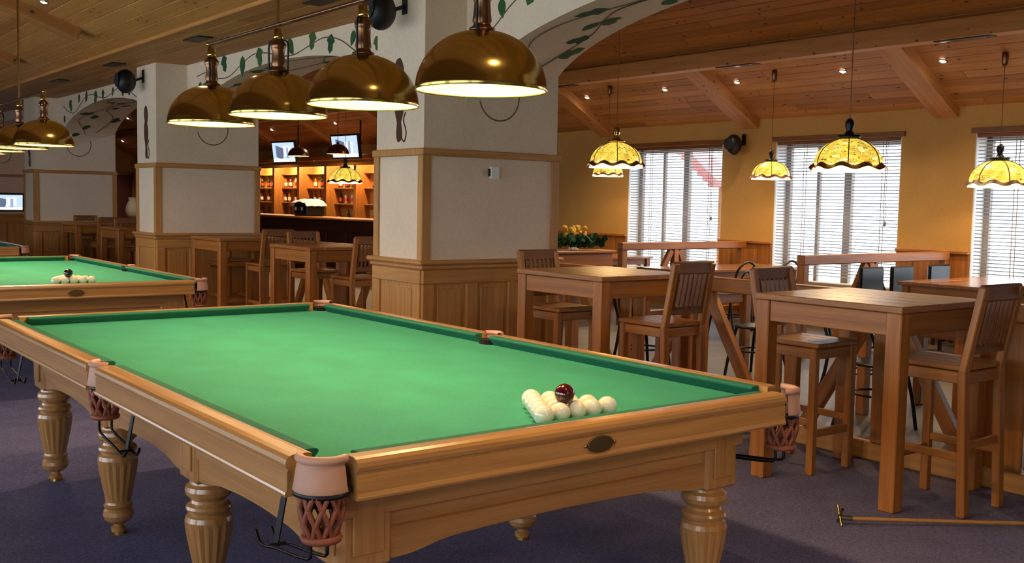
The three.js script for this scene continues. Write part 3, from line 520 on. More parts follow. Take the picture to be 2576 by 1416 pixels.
[[3.82, -0.46, Math.PI, 'slatted bar chair at right edge, back towards the camera'], [3.87, -1.38, 0, 'bar chair tucked under the far side of the nearest bar table'],
 [3.80, -2.50, Math.PI, 'slatted bar chair with its back to us, between two bar tables'], [3.80, -3.58, 0, 'bar chair behind the bar table before the white column'],
 [3.90, -6.86, Math.PI, 'dark bar chair on near side of the table before the bar'], [3.95, -7.93, 0, 'bar chair on far side of the table before the bar'],
 [3.95, -9.12, Math.PI, 'dark bar chair near the table at the second column'], [3.9, -10.16, 0, 'bar chair between its table and the second column'],
 [3.9, -12.98, Math.PI, 'bar chair near side of the first table in the far arch'], [3.9, -14.0, 0, 'bar chair far side of the first table in the far arch'],
 [3.85, -15.2, Math.PI, 'bar chair near side of the table at the third column'], [3.85, -16.1, 0, 'bar chair against the third column']].forEach(([x, z, a, l]) => place(chairProto, l, 'chair', x, z, a, CH));

// ------------------------------------------------------------------ timber railings with fanned struts
function railing(name, label, x, z, turn, len, apexes, y1, board, group) {          // along local z from 0 to -len
  const t = thing(name, label, 'railing', x, 0, z, turn, group);
  part(t, 'top_rail', cbox(0.10, 0.10, len, 0, y1 - 0.05, -len / 2, 'z', 0.01), M.bar);
  if (board) part(t, 'kick_board', cbox(0.045, 0.115, len, 0, 0.0575, -len / 2, 'z', 0.006), M.wains);
  else part(t, 'bottom_rail', cbox(0.07, 0.07, len, 0, 0.12, -len / 2, 'z', 0.006), M.bar);
  const y0 = board ? 0.115 : 0.15;
  for (const a of apexes) {
    part(t, 'post', cbox(0.085, y1 - 0.1 - y0, 0.085, 0, (y0 + y1 - 0.1) / 2, a, 'y', 0.006), M.bar);
    for (const s of [-1, 1]) { const z1 = a + s * 0.55; if (z1 > 0.02 || z1 < -len - 0.02) continue; part(t, 'strut', bar(V(0, y1 - 0.11, a + s * 0.07), V(0, y0 + 0.01, z1), 0.06, 0.085, 0.006), M.bar); }
  }
  if (board) for (let i = 0; i + 1 < apexes.length; i++) { const m = (apexes[i] + apexes[i + 1]) / 2; for (const q of [-0.075, 0.075]) part(t, 'baluster', cbox(0.03, y1 - 0.1 - y0, 0.115, 0, (y0 + y1 - 0.1) / 2, m + q, 'y', 0.005), M.bar); }
  for (const a of [-0.05, -len + 0.05]) part(t, 'end_post', cbox(0.09, y1 - 0.1, 0.09, 0, (y1 - 0.1) / 2, a, 'y', 0.006), M.bar);
  return t;
}
railing('timber_railing', 'timber railing with fanned struts behind the nearest bar tables', 4.33, 0.96, 0, 5.27, [-0.65, -2.12, -3.59, -5.0], 1.035, true, 'arcade railings');
railing('timber_railing', 'timber railing behind the bar tables in the middle arch', 4.33, -5.06, 0, 5.27, [-0.65, -2.12, -3.59, -5.0], 1.035, true, 'arcade railings');
railing('timber_railing', 'timber railing in the far arch beyond the second column', 4.33, -11.08, 0, 5.27, [-0.65, -2.12, -3.59, -5.0], 1.035, true, 'arcade railings');
railing('partition_railing', 'timber partition with fanned struts before the middle window', 7.52, -4.2, -Math.PI / 2, 2.75, [-1.2], 1.05, false, 'partitions between the window tables');
railing('partition_railing', 'timber partition with fanned struts before the far window', 7.88, -7.25, -Math.PI / 2, 2.4, [-1.0], 1.05, false, 'partitions between the window tables');

// ------------------------------------------------------------------ restaurant tables and chairs
function diningTable(label, x, z, w, d, h) {
  const t = thing('dining_table', label, 'table', x, 0, z, 0, 'dining tables beyond the railing');
  const n = Math.max(3, Math.round(d / 0.22)); for (let i = 0; i < n; i++) part(t, 'top_board', cbox(w, 0.035, d / n, 0, h - 0.0175, -d / 2 + (i + 0.5) * d / n, 'x', 0.004), M.dining);
  for (const a of [-1, 1]) for (const b of [-1, 1]) part(t, 'leg', cbox(0.075, h - 0.035, 0.075, a * (w / 2 - 0.07), (h - 0.035) / 2, b * (d / 2 - 0.07), 'y', 0.006), M.bar);
  for (const b of [-1, 1]) { part(t, 'apron', cbox(w - 0.2, 0.09, 0.022, 0, h - 0.08, b * (d / 2 - 0.07), 'x'), M.bar); part(t, 'apron', cbox(0.022, 0.09, d - 0.2, b * (w / 2 - 0.07), h - 0.08, 0, 'z'), M.bar); }
  return t;
}
diningTable('glossy dining table by the right-hand window', 9.3, -2.95, 1.8, 1.4, 0.80);
diningTable('long dining table before the middle window', 9.0, -6.5, 2.2, 0.8, 0.76);
diningTable('dining table just beyond the railing, right', 5.9, -1.7, 0.9, 0.9, 0.76);
diningTable('dining table beyond the railing, behind the white column', 6.1, -4.4, 0.9, 0.9, 0.76);
diningTable('dining table near the far window corner', 9.2, -9.2, 1.7, 0.8, 0.76);
diningTable('dining table seen under the middle arch', 6.2, -8.6, 0.9, 0.9, 0.76);
const bistro = (() => {                                              // bentwood chair
  const t = new THREE.Group(); t.name = 'bentwood_chair';
  part(t, 'seat', lathe([[0, 0.445], [0.19, 0.445], [0.2, 0.455], [0.19, 0.468], [0, 0.46]], 24), M.black);
  part(t, 'back_loop', tube([V(-0.17, 0.45, -0.13), V(-0.18, 0.62, -0.18), V(-0.16, 0.80, -0.22), V(0, 0.89, -0.235), V(0.16, 0.80, -0.22), V(0.18, 0.62, -0.18), V(0.17, 0.45, -0.13)], 0.014, 36, 7), M.black);
  part(t, 'inner_loop', tube([V(-0.09, 0.46, -0.16), V(-0.10, 0.60, -0.185), V(-0.06, 0.74, -0.215), V(0, 0.78, -0.22), V(0.06, 0.74, -0.215), V(0.10, 0.60, -0.185), V(0.09, 0.46, -0.16)], 0.011, 30, 6), M.black);
  for (const s of [-1, 1]) { part(t, 'leg', tube([V(s * 0.13, 0.45, 0.12), V(s * 0.16, 0.22, 0.17), V(s * 0.18, 0, 0.2)], 0.014, 10, 6), M.black); part(t, 'leg', tube([V(s * 0.17, 0.45, -0.13), V(s * 0.175, 0.2, -0.17), V(s * 0.19, 0, -0.23)], 0.014, 10, 6), M.black); }
  part(t, 'hoop', new THREE.TorusGeometry(0.17, 0.009, 6, 28).rotateX(Math.PI / 2).translate(0, 0.24, 0).toNonIndexed(), M.black);
  return t;
})();
const padded = (() => {
  const t = new THREE.Group(); t.name = 'padded_chair'; const lm = std({ color: 0x0d1018, roughness: 0.32 });
  part(t, 'seat', cbox(0.44, 0.07, 0.36, 0, 0.455, 0, 'x', 0.02), lm); part(t, 'backrest', bar(V(-0.21, 0.72, -0.23), V(0.21, 0.72, -0.23), 0.05, 0.38, 0.02), lm);
  for (const a of [-1, 1]) for (const b of [-1, 1]) part(t, 'leg', cbox(0.035, 0.42, 0.035, a * 0.19, 0.21, b * 0.15, 'y'), M.darkWood);
  return t;
})();
const PG = 'black padded chairs at the window table';
[[8.62, -3.87, 'black padded chair left of three behind the window table'], [9.2, -3.87, 'black padded chair, middle of three behind the window table'], [9.95, -3.87, 'black padded chair right of three behind the window table']].forEach(([x, z, l]) => place(padded, l, 'chair', x, z, 0, PG));
const BG = 'black bentwood chairs beyond the railing';
[[5.75, -0.95, Math.PI + 0.3, 'black bentwood chair seen through the nearest railing, right'], [5.2, -1.75, 1.5, 'black bentwood chair close behind the railing'], [5.95, -2.45, 0.1, 'black bentwood chair on the far side of the small table'], [6.6, -1.6, -1.6, 'black bentwood chair beyond the small table'],
 [5.4, -4.3, 1.4, 'black bentwood chair seen under the bar table before the column'], [6.2, -3.65, Math.PI, 'black bentwood chair between the railing and middle window'], [8.3, -5.75, Math.PI, 'black bentwood chair before the long table'], [9.1, -5.75, Math.PI, 'black bentwood chair under the timber partition'], [8.05, -9.4, 1.2, 'black bentwood chair by the far corner table'], [6.3, -7.9, Math.PI, 'black bentwood chair under the middle arch']].forEach(([x, z, a, l]) => place(bistro, l, 'chair', x, z, a, BG));
{ // sideboard with planting and yellow flowers
  const t = thing('planter_box', 'low wooden planter partition left of the far window', 'planter', 8.1, 0, -8.3);
  part(t, 'box_panel', cbox(1.0, 0.86, 0.32, 0, 0.43, 0, 'x', 0.008), M.bar); part(t, 'ledge', cbox(1.08, 0.04, 0.4, 0, 0.88, 0, 'x', 0.01), M.barTop);
  const p = thing('leafy_plant', 'dark leafy plants along the planter partition', 'plant', 8.1, 0.9, -8.3); const L = [];
  for (let i = 0; i < 90; i++) { const g = leafGeos[i % 2].clone(); g.scale(0.9, 0.9, 1); g.rotateX(rr(-0.9, 0.9)); g.rotateY(rr(0, 6.28)); g.translate(rr(-0.44, 0.44), rr(0.08, 0.18), rr(-0.12, 0.12)); L.push(g); }
  part(p, 'foliage', L, M.leafGreen[2]);
  const v = thing('flower_vase', 'small vase of yellow flowers by the far wall', 'flowers', 8.55, 0.761, -8.92); const ym = std({ color: 0xc49a18, roughness: 0.7 });
  v.scale.setScalar(1.35); part(v, 'vase', lathe([[0, 0], [0.05, 0], [0.065, 0.06], [0.045, 0.13], [0.05, 0.16], [0, 0.15]], 18), M.white); const F = []; for (let i = 0; i < 36; i++) { const a = rr(0, 6.28), r = rr(0, 0.13); F.push(sphere(0.028, r * Math.cos(a), 0.27 + rr(-0.06, 0.08) - r * 0.3, r * Math.sin(a), 6)); } part(v, 'blossoms', F, ym);
  const ST = []; for (let i = 0; i < 8; i++) ST.push(tube([V(0, 0.14, 0), V(rr(-0.07, 0.07), 0.25, rr(-0.07, 0.07))], 0.003, 3, 4)); part(v, 'stems', ST, M.leafGreen[0]);
}

// ------------------------------------------------------------------ stained-glass pendant lamps
const cv = document.createElement('canvas'); cv.width = 512; cv.height = 256; { const c = cv.getContext('2d'); c.fillStyle = '#f4dc60'; c.fillRect(0, 0, 512, 256);
  const cols = ['#fff08a', '#f6e060', '#f0c850', '#fff4b0', '#e8d060', '#dcc050']; for (let i = 0; i < 420; i++) { c.fillStyle = cols[Math.floor(rnd() * cols.length)]; const x = rnd() * 512, y = rnd() * 256, r = rr(6, 15); c.beginPath(); c.ellipse(x, y, r, r * 0.8, rnd() * 3, 0, 7); c.fill(); c.strokeStyle = 'rgba(90,50,10,0.55)'; c.lineWidth = 1.6; c.stroke(); }
  for (let i = 0; i < 64; i++) { c.fillStyle = ['#4c6a20', '#6a3c14', '#a8641c', '#70801c'][i % 4]; c.beginPath(); c.ellipse(rnd() * 512, rnd() * 256, rr(3, 7), rr(2, 5), rnd() * 3, 0, 7); c.fill(); } }
const glassTex = new THREE.CanvasTexture(cv); glassTex.colorSpace = THREE.SRGBColorSpace; glassTex.wrapS = THREE.RepeatWrapping;
const shadeMat = std({ map: glassTex, roughness: 0.35, emissive: new THREE.Color(1, 0.93, 0.62), emissiveMap: glassTex, emissiveIntensity: 0.7 });
const fringeMat = std({ color: 0xfff0c8, roughness: 0.5, emissive: new THREE.Color(1.0, 0.86, 0.55), emissiveIntensity: 1.0 });
const bandMat = std({ color: 0x5a2c14, roughness: 0.5 });
const shadeGeo = (() => { const p = []; for (let i = 0; i <= 14; i++) { const a = i / 14 * Math.PI / 2 * 0.93; p.push([0.235 * Math.cos(a), 0.012 + 0.185 * Math.sin(a)]); } return lathe(p, 48); })();
const wavy = (r0, r1, y0, y1, amp0, amp1, n = 9) => { const g = new THREE.BufferGeometry(), pos = [], N = 108, S = 2; const P = (a, k) => { const r = r0 + (r1 - r0) * k, w = Math.sin(a * n); return [r * Math.cos(a), y0 + (y1 - y0) * k + (amp0 + (amp1 - amp0) * k) * w, r * Math.sin(a)]; }; for (let i = 0; i < N; i++) for (let k = 0; k < S; k++) { const a = i / N * 6.28319, b = (i + 1) / N * 6.28319, A = P(a, k / S), B = P(b, k / S), C = P(b, (k + 1) / S), D = P(a, (k + 1) / S); pos.push(...A, ...C, ...B, ...A, ...D, ...C); } g.setAttribute('position', new THREE.Float32BufferAttribute(pos, 3)); g.setAttribute('uv', new THREE.Float32BufferAttribute(new Float32Array(pos.length / 3 * 2), 2)); g.computeVertexNormals(); return g; };
const bandGeo = wavy(0.232, 0.268, 0.016, -0.016, 0.012, 0.012), fringeGeo = wavy(0.238, 0.245, -0.008, -0.036, 0.010, 0.0);
function tiffany(label, x, y, z, D, power, gold) {
  const k = D / 0.53; const t = thing('stained_glass_lamp', label, 'lamp', x, y, z, rnd() * 6, 'stained-glass pendant lamps');
  const S = (g) => g.clone().scale(k, k, k); const met = gold ? M.brass : M.blackMetal;
  part(t, 'glass_shade', S(shadeGeo), shadeMat); part(t, 'scalloped_band', S(bandGeo), bandMat); part(t, 'fringe', S(fringeGeo), fringeMat);
  for (let i = 0; i < 6; i++) { const a = i / 6 * 6.283, pts = []; for (let q = 0; q <= 6; q++) { const e = q / 6 * Math.PI / 2 * 0.93; pts.push(V(0.237 * Math.cos(e) * Math.cos(a), 0.014 + 0.186 * Math.sin(e), 0.237 * Math.cos(e) * Math.sin(a)).multiplyScalar(k)); } part(t, 'lead_rib', tube(pts, 0.004 * k, 8, 4), bandMat); }
  part(t, 'crown', lathe([[0.0, 0.19], [0.07, 0.19], [0.085, 0.215], [0.06, 0.205], [0.035, 0.225], [0.02, 0.25], [0.032, 0.28], [0.03, 0.31], [0.012, 0.335], [0, 0.335]].map(([a, b]) => [a * k, b * k]), 20), met);
  const top = (x > RIDGE ? ceilY(x) : 3.37 + 0.343 * (x - 3.3)) - y; part(t, 'cord', cyl(0.004, 0.004, top - 0.33 * k, 0, (top + 0.33 * k) / 2, 0, 6), gold ? M.brass : M.brassDark);
  part(t, 'ceiling_hook', lathe([[0, 0], [0.03, 0], [0.036, -0.04], [0.032, -0.12], [0.016, -0.15], [0, -0.15]].reverse(), 14).translate(0, top - 0.005, 0), M.brassDark);
  part(t, 'bulb', sphere(0.035, 0, 0.05 * k, 0, 14), std({ color: 0xffffff, emissive: new THREE.Color(1, 0.85, 0.6), emissiveIntensity: 6 }));
  const l = new THREE.PointLight(TUNGSTEN, power); l.position.set(0, 0.05 * k, 0); l.shadow.radius = 1.6; t.add(l); return t;
}
tiffany('stained-glass pendant lamp with gilt cord, right of the white column', 5.3, 1.90, -4.60, 0.53, TIFFANY, true);
tiffany('stained-glass lamp half hidden behind the gilt-corded one', 9.41, 1.98, -9.17, 0.5, TIFFANY);
tiffany('small stained-glass lamp at left side of the middle window', 9.46, 1.92, -6.17, 0.53, TIFFANY);
tiffany('largest stained-glass lamp hanging before the middle window', 5.1, 1.83, -2.0, 0.53, TIFFANY);
tiffany('stained-glass lamp at the right edge of the view', 9.57, 1.83, -3.25, 0.66, TIFFANY);
tiffany('stained-glass lamp hanging before the bar shelves', 6.2, 1.80, -11.4, 0.53, TIFFANY);

// ------------------------------------------------------------------ ceiling downlights
const spotGlow = std({ color: 0xffffff, emissive: new THREE.Color(1.0, 0.86, 0.78), emissiveIntensity: 14 });
function downlight(label, x, y, z, tilt, power, color = HALOGEN, angle = 1.15) {
  const t = thing('ceiling_spotlight', label, 'spotlight', x, y, z, 0, 'small recessed ceiling spotlights'); t.rotation.z = tilt;
  part(t, 'ring', new THREE.TorusGeometry(0.042, 0.008, 6, 20).rotateX(Math.PI / 2).translate(0, -0.006, 0).toNonIndexed(), M.steel);
  part(t, 'lens', lathe([[0, -0.022], [0.02, -0.02], [0.036, -0.008], [0.038, 0], [0, 0]], 18), spotGlow);
  const l = new THREE.SpotLight(color, power, 0, angle, 0.8, 2); l.position.set(0, -0.03, 0); l.target.position.set(0, -1, 0); l.shadow.radius = 1.5; t.add(l); t.add(l.target);
  return t;
}
const TR = -Math.atan(SL);
downlight('upper spotlight glimpsed left of the second column', 8.52, ceilY(8.52) - 0.004, -28.95, TR * 0.6, DOWNLIGHT * 1.5); downlight('lower spotlight glimpsed left of the second column', 9.42, ceilY(9.42) - 0.004, -32.4, TR * 0.6, DOWNLIGHT * 1.5);
[[-9.89, 'first spotlight of the sloped ceiling, right of the column'], [-8.22, 'second sloped-ceiling spotlight, left of the long rafter'], [-6.9, 'third sloped-ceiling spotlight, right of the long rafter'], [-5.26, 'fourth sloped-ceiling spotlight, above the middle window'], [-3.97, 'brightest sloped-ceiling spotlight at upper right'], [-2.4, 'sloped-ceiling spotlight beyond the right edge'], [-18.16, 'spotlight above the bar, right one'], [-21.4, 'pale spotlight above the bar, left one'], [-14.5, 'sloped-ceiling spotlight hidden behind the white column']].forEach(([z, l]) => downlight(l, 9.6, ceilY(9.6) - 0.004, z, TR * 0.6, DOWNLIGHT));
[[0.6, 4.0, 'billiard hall spotlight behind the camera'], [0.6, 1.2, 'billiard hall spotlight above the near end'], [1.475, -9.04, 'square spotlight at the top left corner'], [1.35, -14.5, 'far billiard hall spotlight'], [1.35, -4.9, 'billiard hall spotlight between the two tables']].forEach(([x, z, l]) => downlight(l, x, (x > -1.6 ? ceilB(x) : 2.77 + (x + 6.9) * 0.3408) - 0.004, z, (x > -1.6 ? -Math.atan(SB) : 0.3) * 0.5, HALL_LIGHT));

// ------------------------------------------------------------------ loudspeakers
function speaker(label, x, y, z, turn) {
  const t = thing('loudspeaker', label, 'speaker', x, y, z, turn, 'black wall loudspeakers');     // local +z = grille, bracket at -z
  const g = sphere(0.13, 0, 0, 0, 22); g.scale(0.82, 1.12, 0.95); part(t, 'cabinet', g, M.black);
  part(t, 'grille', lathe([[0, 0.012], [0.06, 0.010], [0.085, 0]], 24).rotateX(Math.PI / 2).translate(0, 0.01, 0.112), std({ color: 0x1a1a1c, roughness: 0.9 }));
  part(t, 'bracket', [bar(V(0, 0, -0.06), V(0, 0.06, -0.21), 0.03, 0.03), cbox(0.07, 0.16, 0.012, 0, 0.08, -0.214, 'y')], M.blackMetal);
  return t;
}
speaker('black loudspeaker high on the white column nearest the table', XC0 - 0.22, 2.97, -4.62, -Math.PI / 2 + 0.0);
speaker('black loudspeaker high on the second column', XC0 - 0.22, 2.93, -10.8, -Math.PI / 2 + 0.0);
speaker('black loudspeaker between the two windows', XW - 0.22, 2.40, -7.42, -Math.PI / 2);
{ const t = thing('wall_switch', 'small white switch box on the white column', 'switch', 3.69, 1.72, PZ[1] + 0.001); part(t, 'box', cbox(0.085, 0.10, 0.03, 0.02, 0.045, 0.015, 'x', 0.006), M.white); part(t, 'key', cbox(0.02, 0.06, 0.012, -0.035, 0.045, 0.02, 'x', 0.003), M.black); }

// ------------------------------------------------------------------ the bar at the back of the restaurant
{
  const c = thing('bar_counter', 'long dark wooden bar counter seen between the columns', 'bar counter', 8.9, 0, -18);
  part(c, 'body', cbox(0.5, 1.08, 8.6, 0.28, 0.54, 0, 'z', 0.01), M.darkWood); part(c, 'counter_top', cbox(0.72, 0.05, 8.8, 0.25, 1.125, 0, 'z', 0.012), M.barTop);
  for (let i = 0; i < 10; i++) part(c, 'front_panel', cbox(0.03, 0.62, 0.7, 0.02, 0.55, -3.87 + i * 0.86, 'y', 0.01), M.darkWood);
  part(c, 'foot_board', cbox(0.06, 0.12, 8.6, 0.01, 0.06, 0, 'z', 0.01), M.darkWood);
  const b = thing('bar_shelving', 'lit wooden back-bar shelving with glass-fronted bays', 'shelving', 10.18, 0, -19.4);
  part(b, 'back_panel', cbox(0.03, 2.5, 8.8, 0.19, 1.25, 0, 'z'), M.wains); part(b, 'valance', cbox(0.03, 0.16, 8.8, -0.2, 2.36, 0, 'z'), M.bar); part(b, 'base_cabinet', cbox(0.4, 1.0, 8.8, 0, 0.5, 0, 'z'), M.darkWood); part(b, 'cornice', cbox(0.46, 0.12, 9, -0.02, 2.46, 0, 'z', 0.02), M.bar);
  for (let i = 0; i <= 6; i++) part(b, 'upright', cbox(0.36, 1.4, 0.12, 0, 1.7, -4.2 + i * 1.4, 'y'), M.bar);
  for (const y of [1.42, 1.78, 2.12]) part(b, 'shelf', cbox(0.15, 0.025, 8.7, 0.10, y, 0, 'z'), M.bar);
  // strip lamps under the cornice of each bay
  for (let i = 0; i < 6; i++) { const z = -3.5 + i * 1.4, s = part(b, 'strip_lamp', cbox(0.03, 0.02, 1.0, -0.12, 2.388, z, 'z'), std({ color: 0xffffff, emissive: new THREE.Color(1, 0.75, 0.4), emissiveIntensity: 5 })); const l = new THREE.PointLight(TUNGSTEN, 5); l.position.set(-0.16, 2.33, z); l.shadow.radius = 3; b.add(l); }
  const bm = [std({ color: 0x1f3a1a, roughness: 0.1, transmission: 0.5, thickness: 0.05 }), std({ color: 0x7a2e12, roughness: 0.1, transmission: 0.4, thickness: 0.05 }), std({ color: 0xd8d0c0, roughness: 0.08, transmission: 0.7, thickness: 0.05 }), std({ color: 0xb06a1a, roughness: 0.1, transmission: 0.5, thickness: 0.05 })];
  const lab = std({ color: 0xe6dcc4, roughness: 0.7 }), labR = std({ color: 0xa8301e, roughness: 0.7 });
  const bp = [[0, 0], [0.038, 0], [0.04, 0.01], [0.04, 0.16], [0.034, 0.19], [0.016, 0.215], [0.014, 0.28], [0.018, 0.283], [0.018, 0.295], [0, 0.295]];
  const bg = lathe(bp, 14), lg = lathe([[0.0408, 0.05], [0.0412, 0.055], [0.0412, 0.125], [0.0408, 0.13]], 14), cg = lathe([[0.019, 0.27], [0.0195, 0.275], [0.0195, 0.30], [0, 0.302]], 10);
  const kinds = ['green', 'brown', 'clear', 'amber']; let n = 0; const at = [-1, -1, -1];
  for (const [yi, y] of [[0, 1.0], [1, 1.433], [2, 1.793]]) for (let i = 0; i < 26; i++) {
    const z = -19.4 - 4.0 + i * 0.325 + rr(-0.05, 0.05); if (Math.abs(((z + 19.4 + 4.2) % 1.4 + 1.4) % 1.4 - 0.0) < 0.12 || Math.abs(((z + 19.4 + 4.2) % 1.4 + 1.4) % 1.4 - 1.4) < 0.12) continue; const k = Math.floor(rnd() * 4); n++;
    const row = ['bottom', 'middle', 'upper'][yi]; at[yi]++; const ORDS = ['first', 'second', 'third', 'fourth', 'fifth', 'sixth', 'seventh', 'eighth', 'ninth', 'tenth', 'eleventh', 'twelfth', 'thirteenth', 'fourteenth', 'fifteenth', 'sixteenth', 'seventeenth', 'eighteenth', 'nineteenth', 'twentieth', 'twenty-first', 'twenty-second', 'twenty-third', 'twenty-fourth', 'twenty-fifth', 'twenty-sixth'];
    const t = thing('bottle', `${kinds[k]} glass bottle, ${ORDS[at[yi]]} from left on the ${row} back-bar shelf`, 'bottle', 10.275 + rr(-0.02, 0.02), y + 0.001, z, 0, 'bottles on the back-bar shelves');
    part(t, 'glass', bg, bm[k]); part(t, 'paper_label', lg, k % 2 ? lab : labR); part(t, 'cap', cg, k === 2 ? M.brass : M.black);
  }
  const e = thing('coffee_machine', 'dark coffee machine draped with a white cloth on the bar', 'coffee machine', 9.15, 1.15, -18.5);
  part(e, 'body', cbox(0.42, 0.30, 0.62, 0, 0.15, 0, 'z', 0.02), M.blackMetal); part(e, 'top_tray', cbox(0.4, 0.03, 0.6, 0, 0.315, 0, 'z', 0.01), M.steel);
  for (const s of [-0.15, 0.15]) part(e, 'group_head', cyl(0.035, 0.04, 0.07, -0.24, 0.16, s, 14), M.steel);
  const cl = thing('folded_cloth', 'white cloth lying over the coffee machine', 'cloth', 9.13, 1.481, -18.5); { const g = new THREE.PlaneGeometry(0.5, 0.8, 16, 22); g.rotateX(-Math.PI / 2); const p = g.attributes.position; for (let i = 0; i < p.count; i++) { const x = p.getX(i), z = p.getZ(i); const dx = Math.max(0, Math.abs(x) - 0.2), dz = Math.max(0, Math.abs(z) - 0.3); p.setY(i, 0.012 + 0.03 * Math.max(0, Math.sin(z * 9 + 1)) - 1.2 * Math.max(dx, dz) + 0.006 * Math.sin(x * 40)); } g.computeVertexNormals(); part(cl, 'cloth', flat(g), M.white); }
}
// televisions: flat screens with a changing broadcast picture
function tv(label, x, y, z, turn, w, h, tiltDown, sd) {
  const t = thing('television', label, 'television', x, y, z, turn, 'wall televisions'); const c = document.createElement('canvas'); c.width = 128; c.height = 80; const k = c.getContext('2d'); k.fillStyle = '#b8cce8'; k.fillRect(0, 0, 128, 80); k.fillStyle = '#5a6680'; k.beginPath(); k.moveTo(20, 10); k.lineTo(70, 26); k.lineTo(58, 70); k.lineTo(20, 60); k.fill(); k.fillStyle = '#f4f8ff'; k.fillRect(64, 14 + sd * 8, 40, 44); k.fillStyle = '#8aa0c4'; k.fillRect(80, 20, 12, 50); k.fillStyle = '#eef2fa'; k.fillRect(0, 66, 128, 14);
  const tx = new THREE.CanvasTexture(c); tx.colorSpace = THREE.SRGBColorSpace;
  const q = new THREE.Group(); q.name = 'panel'; q.rotation.x = tiltDown; t.add(q);
  part(q, 'casing', cbox(w, h, 0.06, 0, 0, -0.03, 'x', 0.01), M.black); const sc = new THREE.PlaneGeometry(w - 0.08, h - 0.08); sc.translate(0, 0, 0.002); part(q, 'screen', flat(sc), std({ color: 0x050505, roughness: 0.3, emissive: 0xffffff, emissiveMap: tx, emissiveIntensity: 0.9 }));
  part(t, 'bracket', bar(V(0, 0, -0.06), V(0, 0.1, -0.42), 0.05, 0.05), M.blackMetal); if (y > 2) part(t, 'ceiling_pole', cyl(0.018, 0.018, 0.9, 0, 0.5, -0.40, 8), M.blackMetal);
  const l = new THREE.RectAreaLight(0xc8dcff, 0.7, w - 0.08, h - 0.08); l.position.set(0, 0, 0.02); l.rotation.y = Math.PI; l.rotation.x = tiltDown; t.add(l);
}
tv('left television hanging above the bar', 9.2, 2.58, -19.9, -Math.PI / 2 + 0.15, 0.95, 0.52, 0.14, 0);
tv('right television hanging above the bar', 9.2, 2.62, -16.98, -Math.PI / 2 + 0.15, 0.95, 0.52, 0.14, 1);
tv('bright television low at the left edge of the view', 3.75, 1.33, -21.95, 0.1, 0.75, 0.4, 0.05, 0);
// dome lamps over the bar
function barLamp(label, x, y, z, lit) { const t = thing('bar_pendant_lamp', label, 'lamp', x, y, z, 0, 'dark dome lamps over the bar'); const g = domeGeo.clone().scale(0.95, 0.95, 0.95); part(t, 'dome', g, M.brassDark); part(t, 'lining', liningGeo.clone().scale(0.94, 0.94, 0.94), lit ? liningMat : M.brass); const top = ceilY(x) - y; part(t, 'cord', cyl(0.006, 0.006, top - 0.17, 0, (top + 0.17) / 2, 0, 6), M.blackMetal); part(t, 'cap', cyl(0.02, 0.035, 0.08, 0, 0.2, 0, 12), M.brassDark); part(t, 'bulb', sphere(0.045, 0, 0.05, 0, 12), bulbMat); const l = new THREE.SpotLight(TUNGSTEN, 3, 0, 1.3, 0.4, 2); l.position.set(0, 0.05, 0); l.target.position.set(0, -1, 0); t.add(l); t.add(l.target); }
barLamp('dome lamp over the bar beside the left television', 8.6, 2.42, -17.9, true);
barLamp('dark dome lamp over the bar before the right television', 8.6, 2.42, -16.15, true);
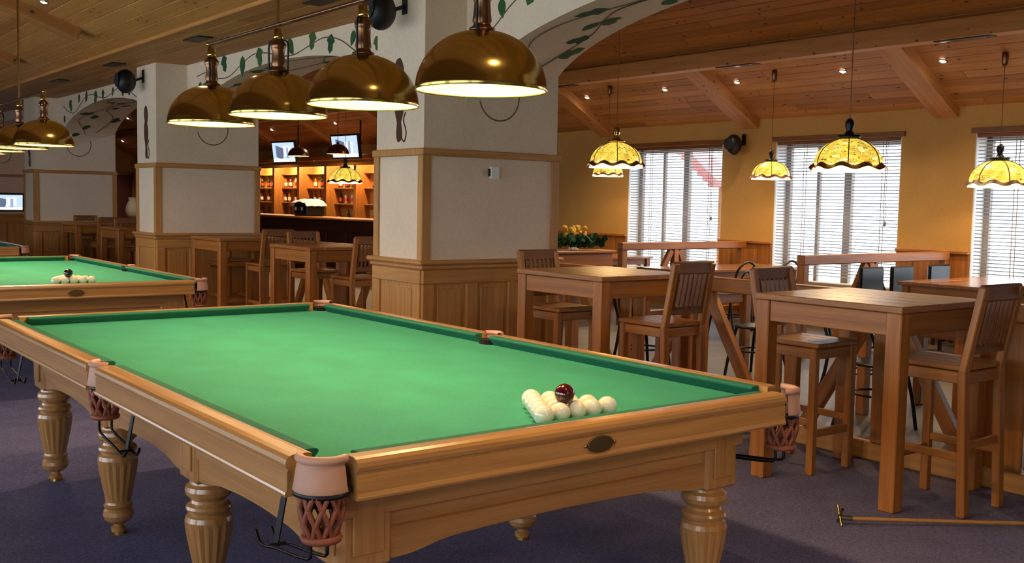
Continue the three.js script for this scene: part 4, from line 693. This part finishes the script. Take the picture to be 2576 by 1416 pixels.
{ const c = thing('side_cabinet', 'small dark cabinet under the cream jug, glimpsed left of the second column', 'cabinet', 9.27, 0, -31); part(c, 'body', cbox(0.5, 0.78, 0.5, 0, 0.39, 0, 'y', 0.01), M.darkWood); part(c, 'cabinet_top', cbox(0.56, 0.03, 0.56, 0, 0.795, 0, 'x', 0.006), M.darkWood); part(c, 'cabinet_door', cbox(0.42, 0.6, 0.02, 0, 0.4, 0.262, 'y', 0.005), M.darkWood);
  const t = thing('ceramic_jug', 'cream ceramic jug left of the second column', 'jug', 9.27, 0.811, -31); t.scale.setScalar(1.55); part(t, 'body', lathe([[0, 0], [0.08, 0], [0.12, 0.06], [0.14, 0.16], [0.11, 0.28], [0.07, 0.36], [0.085, 0.42], [0.07, 0.42], [0.06, 0.36], [0, 0.3]], 24), M.white); part(t, 'handle', tube([V(0.08, 0.38, 0), V(0.17, 0.40, 0), V(0.2, 0.28, 0), V(0.14, 0.16, 0)], 0.014, 16, 6), M.white);
  const d = new THREE.Group(); d.name = 'door_1'; d.userData.kind = 'structure'; scene.add(d); const dm = std({ color: 0x4a1c14, roughness: 0.6 }); part(d, 'door_leaf', cbox(0.9, 2.2, 0.05, 9.75, 1.1, -33.97, 'y', 0.008), dm); part(d, 'door_frame', [cbox(0.08, 2.3, 0.07, 9.26, 1.15, -33.965, 'y'), cbox(0.08, 2.3, 0.07, 10.24, 1.15, -33.965, 'y'), cbox(1.06, 0.08, 0.07, 9.75, 2.26, -33.965, 'x')], M.bar); part(d, 'door_handle', cyl(0.012, 0.012, 0.14, 9.4, 1.05, -33.92, 8), M.brass);
}
// ------------------------------------------------------------------ cue rest on the carpet
{
  const a = V(3.03, 0.02, -0.52), b = V(4.0, 0.012, 0.19); const t = thing('cue_rest', 'wooden cue rest with crossed metal head on the carpet', 'cue rest', a.x, 0, a.z); const d = b.clone().sub(a); d.y = 0;
  part(t, 'shaft', tube([V(0, 0.032, 0), d.clone().multiplyScalar(0.5).setY(0.022), d.clone().setY(0.012)], 0.0095, 6, 8), M.wains);
  const n = V(-d.z, 0, d.x).normalize(); const H = []; for (const s of [-1, 1]) H.push(tube([n.clone().multiplyScalar(-0.035 * s).setY(0.006), V(0, 0.045, 0), n.clone().multiplyScalar(0.035 * s).setY(0.088)], 0.006, 8, 6)); part(t, 'cross_head', H, M.brass); part(t, 'ferrule', tube([V(0, 0.036, 0), d.clone().normalize().multiplyScalar(0.06).setY(0.032)], 0.012, 3, 8), M.steel);
}
scene.traverse((o) => { if (o.isMesh || o.isLight) { o.castShadow = true; if (o.isMesh) o.receiveShadow = true; } });
renderer.render(scene, camera);
